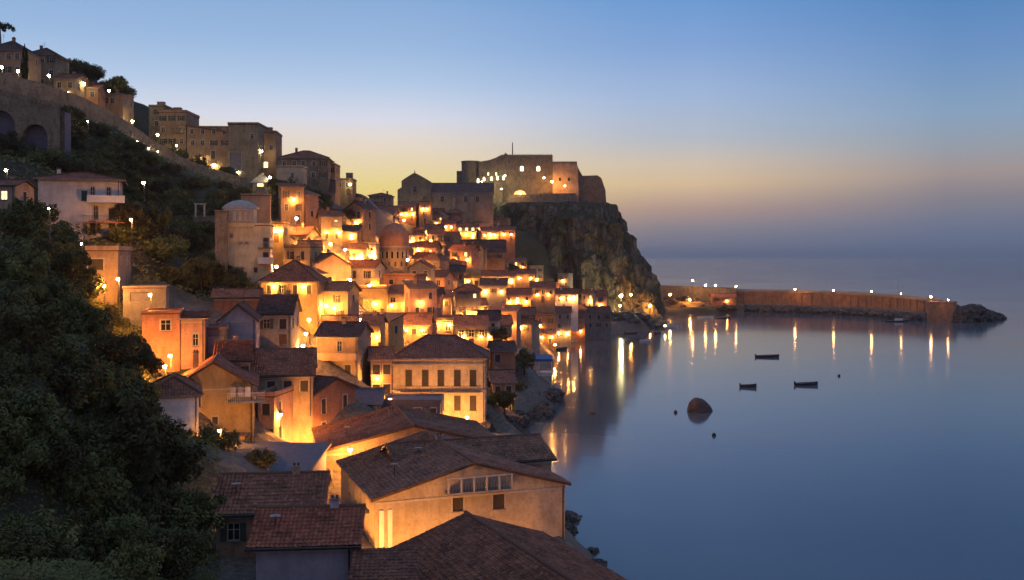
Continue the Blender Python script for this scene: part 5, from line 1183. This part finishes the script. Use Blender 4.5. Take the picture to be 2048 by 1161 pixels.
# ================================================================== LAMPS (pixel of the lantern; some lamps added for their glow)
UP = [(3,135,205),(36,143,210),(98,152,224),(135,186,232),(168,168,236),(218,182,250),(197,215,236),(259,190,262),(258,207,256),(265,243,246),(315,270,250),(353,292,254),(407,318,262),(428,331,262),(477,345,262),(540,355,250),(523,303,264),
      (12,341,160),(287,366,190),(680,394,288),(700,369,283),(506,391,240),(570,392,240)]
for a in UP: lamp(a[0], a[1], 'lamp_yellow', a[2], 5, .30 if a[2] > 180 else .22)
LOW = [(175,243,212),(209,255,224),(243,270,228),(275,283,234),(297,297,238),(316,304,240),(340,316,243),(357,326,246)]
for a in LOW: lamp(a[0], a[1], 'lamp_white', a[2], 1.6, .12)
for a in ((97,418,130),(163,488,128)): lamp(a[0], a[1], 'lamp_white', a[2], 3, .1)
MID = [(262,440,156),(585,903,124),(606,692,147),(612,668,152),(770,705,157),(795,1098,84),
       (713,543,None),(712,570,None),(738,572,None),(755,571,None),(627,500,None),(618,508,None),(593,437,None),(548,462,None),(770,462,None),(808,441,None),(862,482,None),(836,500,None),
       (929,453,None),(924,476,None),(984,466,None),(1001,466,None),(661,488,None),(553,534,None),(838,637,None),(945,632,None),(1078,577,None),(1080,652,None),(880,578,None),(893,572,None),
       (783,640,None),(757,648,None),(800,655,None),(690,578,None),(676,600,None),(652,612,None),(905,585,None),(955,556,None),(1000,560,None),(1030,600,None),(1188,597,None),(720,520,None),(745,505,None),(815,520,None),
       (720,640,None),(618,640,None),(740,700,158),(700,560,None),(980,625,None),(1110,690,None),(780,800,140),(560,830,120),(622,850,126),(1120,598,None),(860,555,None),(690,500,None),
       (395,745,117),(300,590,130),(208,572,134),(340,712,119),(640,760,143),(700,900,109)]  # the one low by the loggia is added to light its wall
for a in MID: lamp(a[0], a[1], 'lamp_orange', a[2], 4.5, .20 if a[2] and a[2] < 165 else .20+.1*((a[0]*7+a[1]) % 10)/10)
HARB = [(1385,561,545,'lamp_harbour',.45),(1411,571,540,'lamp_harbour',.5),(1431,571,540,'lamp_harbour',.5),(1472,573,540,'lamp_harbour',.4),(1590,579,538,'lamp_harbour',.42),(1667,581,520,'lamp_harbour',.42),(1743,583,496,'lamp_harbour',.42),
        (1802,588,482,'lamp_harbour',.3),(1862,594,462,'lamp_harbour',.42),(1896,600,450,'lamp_harbour',.3),(1340,590,520,'lamp_orange',.3),(1262,590,470,'lamp_orange',.3),(1300,612,480,'lamp_orange',.3),(1240,612,450,'lamp_orange',.3),(1330,652,400,'lamp_harbour',.3),(1380,600,538,'lamp_orange',.3),(1450,598,545,'lamp_orange',.3)]
for px_, py_, D_, m_, r_ in HARB: lamp(px_, py_, m_, D_, 6, r_)
CAS = [(1104,364,496,'lamp_orange',.3),(1088,356,497,'lamp_yellow',.35),(1041,388,491,'lamp_dim',.25),(982,372,494,'lamp_yellow',.35),(830,424,433,'lamp_yellow',.4),(850,420,434,'lamp_yellow',.3),(1242,592,440,'flood',.5),(978,380,490,'flood',.17),(1003,378,490,'flood',.17),(1130,372,495,'lamp_dim',.3),(1010,352,500,'lamp_yellow',.35),(964,364,496,'lamp_yellow',.3)]
for px_, py_, D_, m_, r_ in CAS: lamp(px_, py_, m_, D_, 2.5, r_)
for a in [(-10.8, 83.2, 5.2, .17), (-3, 85.5, 4.5, .12), (3.5, 88, 4.5, .09), (-20.5, 96, 5.5, .36), (-17, 89, 5.5, .34), (-24, 105, 6, .32), (-25.5, 117, 7.5, .26), (-17, 154.5, 6, .3), (-12.5, 155, 5.5, .28), (-7, 155, 5, .26), (-20, 150, 8, .26),
          (-27, 150, 11, .26), (-37, 104, 12, .22), (-31, 106, 11.5, .22), (-48, 117, 20, .24), (-41, 118, 17, .24), (-39, 116, 15.5, .24), (-31, 135, 13, .26), (-27, 140, 12, .24), (-11.5, 70, 7, .2), (-7, 62, 6.5, .24), (-52, 132, 27, .24), (-33, 126, 13.5, .24), (-23, 126, 7.5, .24)]:
    lampw(*a[:3], r_=a[3]*.85 if a[3] > .2 else a[3])  # hidden lamps, several added to warm the palazzo and alley walls
lampw(-14.5, 55, 6.5, 'lamp_white', .34); lampw(-24.5, 121, 7, 'lamp_orange', .3); lampw(-23, 113, 6.5, 'lamp_orange', .24)  # first one is unseen below the view, added to brighten the lavender front
# each lamp says where it stands: beside, above or before the nearest building
USED = {}
COLW = {'lamp_dim': 'dim orange', 'lamp_harbour': 'pale', 'flood': 'bright floodlight like', 'lamp_orange': 'orange', 'lamp_yellow': 'yellow', 'lamp_white': 'white'}
for px_, py_, t, D_, lb in LAMPS:
    c_ = COLW[next(k for k in t.children if k.name.startswith('lantern')).data.materials[0].name]
    cand = sorted(HOUSES, key=lambda h: math.hypot(h[0]-px_, h[1]-py_)-h[3]*.2+abs(h[4]-D_)*.5)
    for h in cand[:8]:
        dx, dy = px_-h[0], py_-h[1]
        rel = ('to the right of' if dx > 0 else 'to the left of') if abs(dx) > abs(dy) else ('above' if dy < 0 else 'below')
        s_ = f'{c_} street lamp shining {rel} {h[2]}'
        if s_ not in USED and len(s_.split()) <= 16: break
    USED[s_] = 1; t['label'] = s_; t['group'] = 'lit street lamps of the town'

# ================================================================== TREES
rs = random.Random(21)
def treepx(px_, D_, r, key, label, group=None, name='tree', cat='tree', tall=1., **k):
    x_ = (px_-1024)/F*D_; return tree(x_, D_, r, key, label, name, cat, group, tall, **k)
# dense dark wood on the near hillside
NB = [(392,76),(330,80),(290,92),(250,84),(200,92),(150,84),(100,90),(40,84),(0,94),(280,104),(230,100),(180,106),(120,104),(60,102),(10,108),(250,112),(200,116),(150,118),(90,116),(30,118),(210,124),(150,128),(90,128),(20,128),
      (270,76),(210,74),(150,72),(90,70),(20,72),(320,74),(380,76),(60,62),(120,62),(180,64),(240,66),(300,68),(360,69),(0,60),(355,60),(60,136),(0,138),(120,136),(-10,84),(-20,104),(30,52),(100,52),(-20,66),(0,72),(50,78),(20,60),(240,58),(330,60),(150,56),(70,54),(370,63)]
for i, (px_, D_) in enumerate(NB):
    r = rs.uniform(2.3, 3.6)*(.8 if D_ < 76 else 1)
    if D_ < 76: r = min(r, 2.2)
    treepx(px_+rs.uniform(-12, 12), D_+rs.uniform(-2, 2), r, rs.choice(['d1', 'd2', 'd3', 'm1', 'd1']), 'dark leafy tree in the dense wood covering the near left hillside', 'trees of the near hillside wood', lift=1.0)
for px_, D_, r, k_, lb, ta in [(70,152,4.2,'d1','near black bushy tree covering the lower corner of the white villa',1.2),(105,142,3.2,'d2','dark tree leaning in front of the white villa wall',1.1),(140,140,3.4,'d3','dark tree between the white villa and the loggia house',1.1),
    (165,132,3.0,'d1','dark tree crowding the side of the loggia house',1.1),(262,112,3.0,'d1','round dark tree in front of the orange slab roofed house',1.15),(300,170,4.,'m1','orange lit bushy tree right of the white villa',.9),(335,176,4.5,'o1','broad olive tree over the gully right of the white villa',.8),
    (260,164,3.,'o1','olive tree glowing beside the villa wall lamp',1.1),(380,190,3.4,'d1','dark tree at the end of the garden wall',1.),(300,255,4.,'d3','rounded tree in front of the sky on the ridge, left of the highest block',1.25),
    (350,252,3.6,'m1','green lit tree around a lamp below the highest block',1.1),(395,256,3.2,'m1','green tree below the long ridge house',1.1),(455,256,3.,'d1','dark tree below the tall plain block',1.),(560,268,3.,'m1','green tree beside the domed roadside kiosk',1.),
    (590,255,3.4,'d1','dark tree under the pale cube house',1.),(430,165,3.,'d1','dark tree at the foot of the stone tower',1.),(400,158,3.4,'d3','dark tree in the hollow left of the terracotta shed',1.),(490,172,2.4,'b2','pale bush at the foot of the turreted house',1.),
    (470,160,2.6,'d2','low dark tree above the terracotta shed',.8),(1000,214,2.6,'d1','dark tree behind the slate dark house',1.),(1050,206,2.6,'m1','green tree hanging under the blue awning terrace',1.),(1010,172,2.4,'d1','dark tree on the shore beside the palazzo',1.),
    (20,196,3.,'o1','olive tree beside the peach hut',1.1),(520,100,1.6,'b1','leafy shrub on the flat lavender roof edge',1.),(430,100,2.4,'b3','dark shrub below the porch of the yellow house',1.),(350,97,1.5,'b3','dark shrub at the foot of the white hip roofed house',1.)]:
    treepx(px_, D_, r, k_, lb, None, tall=ta)
treepx(50, 217, 1.0, 'cy', 'tall thin cypress spiking above the ridge villas', None, 'cypress', tall=1.25, z=W(50, 168, 217).z)
treepx(235, 262, 2.6, 'd2', 'small windswept tree leaning off the wooded knoll against the sky', None, 'tree', z=W(232, 190, 262).z)
treepx(3, 260, 3.0, 'pi', 'flat topped pine at the top corner above the edge villa', None, 'pine_tree', z=W(3, 92, 260).z)
for i, (x_, y_, r_, k_) in enumerate(((-6, 166, 2.2, 'b1'), (-3, 172, 1.8, 'b3'), (-8, 176, 2.4, 'd1'), (-4, 182, 2.0, 'b1'), (-1, 188, 1.6, 'b2'), (-7, 190, 2.6, 'd3'), (-2, 178, 1.5, 'b3'), (1, 196, 1.8, 'b1'), (-9, 168, 2., 'b3'), (-5, 196, 2.2, 'd2'))):
    tree(x_, y_, r_, k_, 'dark green shrub overgrowing the shore bank beside the palazzo', 'shrub', 'shrub', 'shrubs of the shore bank', lift=.5)
for i, (px_, py_, r_, k_) in enumerate(((556,392,2.6,'d1'),(580,398,2.8,'m1'),(604,402,2.4,'d2'),(630,412,2.6,'d1'),(470,352,2.6,'d1'),(440,340,2.4,'m1'),(495,362,2.8,'d3'),(400,322,2.4,'d1'),(415,334,2.2,'o1'),(525,380,2.,'b1'),(545,384,2.2,'d2'),(650,420,2.2,'d1'))):
    Dg = ground(px_, py_, 0, 200); treepx(px_, Dg, r_, k_, 'small leafy tree growing under the ridge houses above the road wall', 'trees under the ridge houses', lift=.8)
for i in range(64):
    px_ = rs.uniform(-20, 300); D_ = rs.uniform(47, 104)
    treepx(px_, D_, rs.uniform(1.0, 1.9), rs.choice(['b1', 'b3', 'b3', 'd2']), 'low dark bush filling a gap between the near hillside trees', 'bushes of the near hillside wood', 'bush', 'bush', lift=.5)
# knoll and hillside bushes
for i in range(46):
    a = rs.random(); px_ = 105+150*a; top = 112+70*max(0, (a-.45)/.55)**1.4; D_ = rs.uniform(256, 300); r = rs.uniform(2.4, 4.2)
    treepx(px_, D_, r, rs.choice(['b1', 'b3', 'd1', 'o1']), 'bushy tree on the rounded knoll above the lit cottages', 'trees of the rounded knoll', lift=.5)
for i in range(230):
    px_ = rs.uniform(-20, 590); D_ = rs.uniform(160, 256)
    x_ = (px_-1024)/F*D_; z_ = hz(x_, D_); py_ = 513+(CAM_H-z_)*F/D_
    if any(abs(px_-h[0]) < h[3]/2+14 and abs(py_-h[1]) < 40 for h in HOUSES): continue
    ry = np.interp(px_, [p[0] for p in rd], [p[1] for p in rd])
    if -22 < py_-ry < 10 or py_ < ry-10 and px_ > 100 and False: continue
    treepx(px_, D_, rs.uniform(1.8, 3.6), rs.choice(['b1', 'b3', 'b2', 'd1', 'd2', 'o1']), 'shrubby tree scattered on the dark slope below the hillside road', 'shrubs of the slope below the hillside road', 'shrub', 'shrub', lift=.45)
for i in range(24):
    px_ = rs.uniform(150, 250); D_ = rs.uniform(246, 262)
    treepx(px_, D_, rs.uniform(2.2, 3.8), rs.choice(['b1', 'b3', 'd1', 'o1']), 'bushy tree on the rounded knoll above the lit cottages', 'trees of the rounded knoll', lift=.5)
n_ = 0
for i in range(600):
    if n_ >= 130: break
    px_ = rs.uniform(90, 740); ry = np.interp(px_, [p[0] for p in rd], [p[1] for p in rd]); py_ = ry+rs.uniform(6, 120) if px_ < 560 else rs.uniform(395, 440)
    D_ = ground(px_, py_)
    if D_ < 165 or any(abs(px_-h[0]) < h[3]/2+6 and abs(py_-h[1]) < 22 and D_ < h[4]+8 for h in HOUSES): continue
    n_ += 1; treepx(px_, D_, rs.uniform(1.3, 3.0), rs.choice(['b1', 'b3', 'b2', 'd2', 'o1']), 'shrubby tree scattered on the dark slope below the hillside road', 'shrubs of the slope below the hillside road', 'shrub', 'shrub', lift=.3)
for i in range(46):
    px_ = rs.uniform(900, 1200); D_ = rs.uniform(400, 455)
    treepx(px_, D_, rs.uniform(1.8, 3.4), rs.choice(['b1', 'b3', 'b2']), 'dark shrub on the slope at the foot of the castle cliff', 'shrubs at the foot of the castle cliff', 'shrub', 'shrub', lift=.2)
# undergrowth between the trees of the near hillside: nobody could count it
v = []; f = []
P = []
while len(P) < 46000:
    D_ = 44+106*rs.random()**1.5; px_ = rs.uniform(-60, 440)*(1 if D_ < 105 else .75); P.append(((px_-1024)/F*D_, D_))
    if D_ > 105 and px_ > 300: P.pop()
P += [((rs.uniform(-30, 560)-1024)/F*d_, d_) for d_ in [rs.uniform(155, 250) for _ in range(14000)]]
PA = np.array(P); HZ = hterr(PA)
for (x_, y_), z_ in zip(P, HZ):
    s = rs.uniform(.12, .36)*(.42 if y_ < 72 else .7 if y_ < 110 else 1 if y_ < 150 else 1.6); nrm = Vector((rs.gauss(0, .6), rs.gauss(-.4, .6), 1)).normalized(); u_ = nrm.orthogonal().normalized(); u_.rotate(Matrix.Rotation(rs.uniform(0, 6.28), 3, nrm)); w__ = nrm.cross(u_)
    c = Vector((x_, y_, z_+rs.uniform(0, .9 if y_ > 110 else .5))); i = len(v)
    for a, b_ in ((-1, 0), (0, -.45), (1, 0), (0, .45)): v.append(tuple(c+u_*(a*s)+w__*(b_*s)))
    f.append((i, i+1, i+2, i+3))
me = bpy.data.meshes.new('undergrowth'); me.from_pydata(v, [], f); me.materials.append(MATS['leaf_mid'])
tag(link('undergrowth', me), 'low dark undergrowth between the hillside trees', 'undergrowth', kind='stuff')

# ================================================================== HAZE
HAZE = 0.00008
if HAZE:
    m = bpy.data.materials.new('haze'); m.use_nodes = True; MATS['haze'] = m; m.node_tree.nodes.clear()
    o_ = m.node_tree.nodes.new('ShaderNodeOutputMaterial'); v_ = m.node_tree.nodes.new('ShaderNodeVolumePrincipled')
    v_.inputs['Color'].default_value = (.85, .88, .95, 1); v_.inputs['Density'].default_value = HAZE; v_.inputs['Anisotropy'].default_value = .3
    m.node_tree.links.new(v_.outputs[0], o_.inputs['Volume'])
    q = MB(); q.box(-26500, 26500, -900, 26500, -8, 125, 'haze'); hb_ = q.build('haze'); hb_['kind'] = 'stuff'; hb_['label'] = 'thin dusk haze over the bay and the town'
